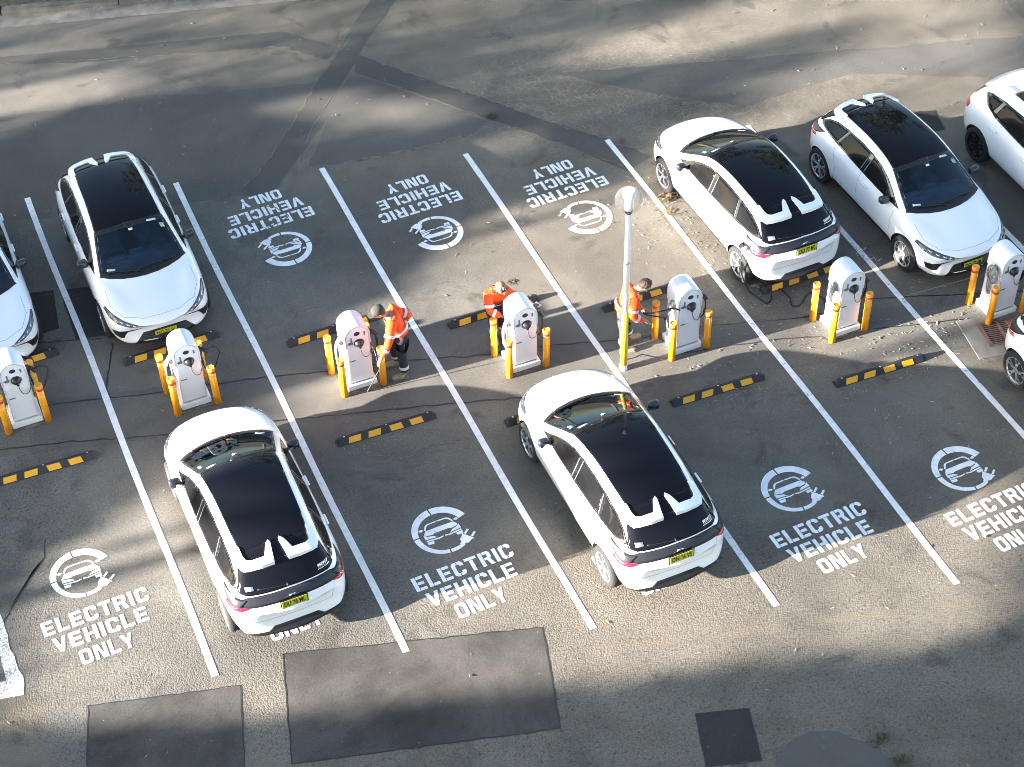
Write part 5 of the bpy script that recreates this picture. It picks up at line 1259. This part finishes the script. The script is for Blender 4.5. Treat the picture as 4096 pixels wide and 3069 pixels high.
sp = [(420, U(-3, 20, -6, 18), .03, .085), (170, rowband(4.6, 6.6, 8.5, 15), .03, .08), (90, rowband(5.0, 5.9, 11.5, 14.5), .03, .07), (45, ln_((10.95, 1.05), (12.5, .98), .05), .03, .08), (45, ln_((8.3, 1.8), (9.9, 1.72), .04), .03, .07),
      (30, ln_((3.1, 3.25), (4.7, 3.18), .05), .03, .06), (90, rowband(6.5, 7.2, 10.3, 14), .03, .08), (160, U(10.2, 11.0, 4.2, 7.6), .02, .06), (90, U(9.3, 10.8, 5.2, 7.4), .02, .06), (45, U(10.0, 13.2, -1, 1.4), .03, .08), (50, rowband(4.4, 5.3, 3, 10), .03, .07),
      (150, lambda rd: along(rd.uniform(-6, 12), .44+rd.gauss(0, .05)), .03, .09), (260, lambda rd: along(rd.uniform(-6, 12), rd.uniform(.6, 2.5)), .04, .10), (60, U(2, 8, 11, 16), .03, .08), (30, U(13, 19, 8, 11), .03, .06)]
litter('dead_leaves', sp, 'leaflitter', 11)
litter('brown_leaves', [(160, U(-3, 20, -6, 18), .03, .08), (80, rowband(4.8, 6.8, 9, 15), .03, .08), (60, U(10.0, 11.0, 4.2, 7.6), .03, .06), (60, ln_((8.3, 4.3), (9.6, 4.3), .06), .03, .06), (30, ln_((10.95, 1.05), (12.5, .98), .05), .04, .09)], 'leafbrown', 12)

# ================================================================== TREES OUTSIDE THE VIEW that shade the car park
A_ = [(-2.51, 2.52), (-1.94, 2.94), (-1.63, 3.37), (-1.33, 3.47), (-.97, 3.37), (-.47, 3.56), (-.16, 3.69), (.27, 3.88), (.66, 4.15), (2.29, 4.49), (2.08, 4.98), (2.47, 5.1), (3.85, 5.0), (4.09, 6.23), (4.47, 6.49), (4.84, 6.32), (5.27, 6.43), (5.81, 6.77), (6.22, 7.12), (7.09, 7.67), (8.07, 7.9), (9.21, 7.61), (9.82, 7.88), (10.27, 7.47), (10.69, 7.32), (11.95, 8.97), (12.72, 8.49), (13.09, 8.21), (13.84, 8.63), (14.54, 9.22), (15.63, 9.24), (16.6, 9.32), (17.4, 9.12), (19.98, 8.95), (15.42, 2.49), (12.08, -2.24), (10.64, -4.28), (8.27, -3.43), (6.88, -3.09), (5.85, -2.76), (4.15, -2.25), (2.8, -1.86), (1.33, -1.41), (.04, -.91), (-.99, -.58), (-1.94, -.26), (-2.28, .07), (-3.01, .23)]
B_ = [(10.32, 11.06), (11.06, 11.54), (11.9, 11.81), (13.71, 11.76), (14.65, 11.9), (16.5, 11.6), (19, 10.8), (19.9, 9.0), (16.6, 9.2), (14.87, 10.3), (12.65, 10.3), (11.66, 10.6)]
C_ = [(-1.5, 15.6), (.29, 15.31), (1.53, 15.18), (2.46, 15.04), (2.88, 14.19), (2.2, 14.05), (1.3, 14.25), (.07, 14.33), (-1.5, 14.9)]
D_1 = [(4.66, 12.43), (5.02, 12.71), (6.59, 12.42), (6.68, 12.03), (8.0, 11.41), (8.52, 10.43), (7.84, 10.37), (6.93, 10.96), (5.86, 11.14), (6.2, 11.36), (5.41, 11.96)]
E_ = [(8.16, 9.89), (8.64, 10.09), (9.09, 9.61), (9.22, 9.17), (8.79, 8.79), (8.21, 8.95)]
HALF = [([(-3, 12.4), (1.5, 14.05), (6, 12.95), (7, 13.9), (7.6, 15.7), (-3, 19.6)], .60), ([(6.6, 15.8), (12, 13.6), (10.03, 13.0), (7.88, 13.7), (6.98, 14.22)], .62),
        ([(7.2, 13.3), (8.5, 11.2), (9.8, 9.5), (11.9, 9.3), (13, 8.4), (20, 9), (24, 8), (24, 14), (12, 15), (7.6, 14.4)], .76), ([(5.5, 12.4), (8.5, 10.3), (6, 10.2), (5.1, 10.8)], .85)]
DARK = [([(13.78, 10.24), (15.19, 10.36), (16.87, 10.06), (16.89, 9.55), (15.77, 9.47), (14.5, 9.78)], .75), ([(-.89, 2.98), (.41, 2.93), (.41, 2.83), (-.89, 2.84)], .8)]
def inside(p, q):
    c = False; n = len(q)
    for i in range(n):
        (x1, y1), (x2, y2) = q[i], q[(i+1) % n]
        if (y1 > p[1]) != (y2 > p[1]) and p[0] < (x2-x1)*(p[1]-y1)/(y2-y1)+x1: c = not c
    return c
def edge_d(p, q):
    m = 9
    for i in range(len(q)):
        a, b = Vector(q[i]), Vector(q[(i+1) % len(q)]); ab = b-a; t = max(0, min(1, (Vector(p)-a).dot(ab)/ab.length_squared)); m = min(m, (a+ab*t-Vector(p)).length)
    return m
def shade(p):
    s = 1.0
    for q in (A_, B_, C_, D_1, E_):
        d = edge_d(p, q); d = -d if inside(p, q) else d
        s = min(s, max(0, min(1, 0.5+d/.4)))
    for q, v in DARK:
        if inside(p, q): s = max(s, v)
    return s
rd = random.Random(5)
TX = -30.0; tanE = math.tan(SUN_EL); azs = math.tan(SUN_AZ)
TREES = [(-30.4, 20.5), (-29.4, 15.0), (-30.7, 9.6), (-29.7, 4.2), (-30.3, -2.2)]
leaf_bm = [bmesh.new() for _ in TREES]; cl = [[] for _ in TREES]
def card(bm, c, s, rd):
    d = Vector((rd.gauss(0, 1), rd.gauss(0, 1), rd.gauss(0, 1))).normalized(); a = d.orthogonal().normalized(); a = Matrix.Rotation(rd.uniform(0, 6.28), 3, d) @ a; b = d.cross(a)
    q = [bm.verts.new(c+a*u*s+b*v*s) for u, v in ((-1, 0), (-.3, .42), (.5, .36), (1, 0), (.5, -.36), (-.3, -.42))]
    bm.faces.new(q)
for i in range(150000):
    x = rd.uniform(-7, 24); y = rd.uniform(-9, 20.5)
    if y+.2885*x > 20.5 or y+.2885*x < -9.5: continue
    v = 1.0
    for q, vv in HALF:
        if inside((x, y), q): v = vv; break
    size = rd.uniform(.10, .17)
    if v < 1:                                            # thin, light crowns: small leaves, sparse enough to let part of the sun through
        size = rd.uniform(.07, .11)
        if rd.random() > -math.log(1-v)*.42: continue
    if rd.random() > shade((x, y)): continue
    tx = TX+rd.gauss(0, 1.0); h = (x-tx)*tanE/math.cos(SUN_AZ); ly = y-(x-tx)*azs
    k = min(range(len(TREES)), key=lambda j: abs(TREES[j][1]-ly))
    c = Vector((tx-TREES[k][0], ly-TREES[k][1], h)); card(leaf_bm[k], c, size, rd)
    if rd.random() < .01: cl[k].append(c)
tl = ['leafy shade tree outside the left side of the car park, farthest up the row', 'leafy shade tree outside the left side, second down the row', 'leafy shade tree outside the left side, middle of the row of five', 'leafy shade tree outside the left side, next to last of the row', 'leafy shade tree outside the left side, nearest of the row']
for k, (tx, ty) in enumerate(TREES):
    e = empty('shade_tree', (tx, ty, 0)); tag(e, tl[k], 'tree', 'row of trees left of the car park')
    finish('crown', leaf_bm[k], 'leaf', e)
    bm = bmesh.new(); top = 11.6
    tube(bm, spline([(0, 0, -.1), (.1, .05, 2), (-.05, .1, 5), (.1, 0, 8), (0, .1, top)], 5), [.26-.20*i/20 for i in range(21)], 9)
    for c in cl[k][:26]:
        z0 = max(1.6, min(9.5, c.z-1.2-rd.random())); tube(bm, spline([(0, 0, z0), (c.x*.4, c.y*.4, z0+(c.z-z0)*.25), tuple(c)], 4), [.07-.006*i for i in range(9)], 5)
    finish('trunk', bm, 'bark', e)
# tall trees behind the kerb, beyond the top of the view; they show only as reflections in the glass roofs
for k, (tx, ty, H_) in enumerate(((9, 27, 17), (17, 25, 16), (25, 21, 17))):
    rd = random.Random(60+k); e = empty('tall_tree', (tx, ty, .12)); tag(e, ['tall tree behind the far kerb, leftmost of three', 'tall tree behind the far kerb, middle of three', 'tall tree behind the far kerb, rightmost of three'][k], 'tree', 'trees behind the far kerb')
    bm = bmesh.new(); cs = [(Vector((rd.gauss(0, 2.2), rd.gauss(0, 1.6), H_*rd.uniform(.42, 1.0))), rd.uniform(.9, 1.7)) for _ in range(20)]
    for c, r in cs:
        for _ in range(150):
            v = Vector((rd.gauss(0, 1), rd.gauss(0, 1), rd.gauss(0, .8))); card(bm, c+v.normalized()*r*rd.random()**.4, rd.uniform(.14, .28), rd)
    finish('crown', bm, 'leaf', e)
    bm = bmesh.new(); tube(bm, spline([(0, 0, -.1), (.2, .1, H_*.3), (-.1, 0, H_*.6), (.1, .1, H_*.9)], 5), [.34-.27*i/15 for i in range(16)], 9)
    for c, r in cs: z0 = c.z*.62; tube(bm, spline([(0, 0, z0), (c.x*.45, c.y*.45, z0+(c.z-z0)*.3), tuple(c)], 4), [.09-.008*i for i in range(9)], 5)
    finish('trunk', bm, 'bark', e)
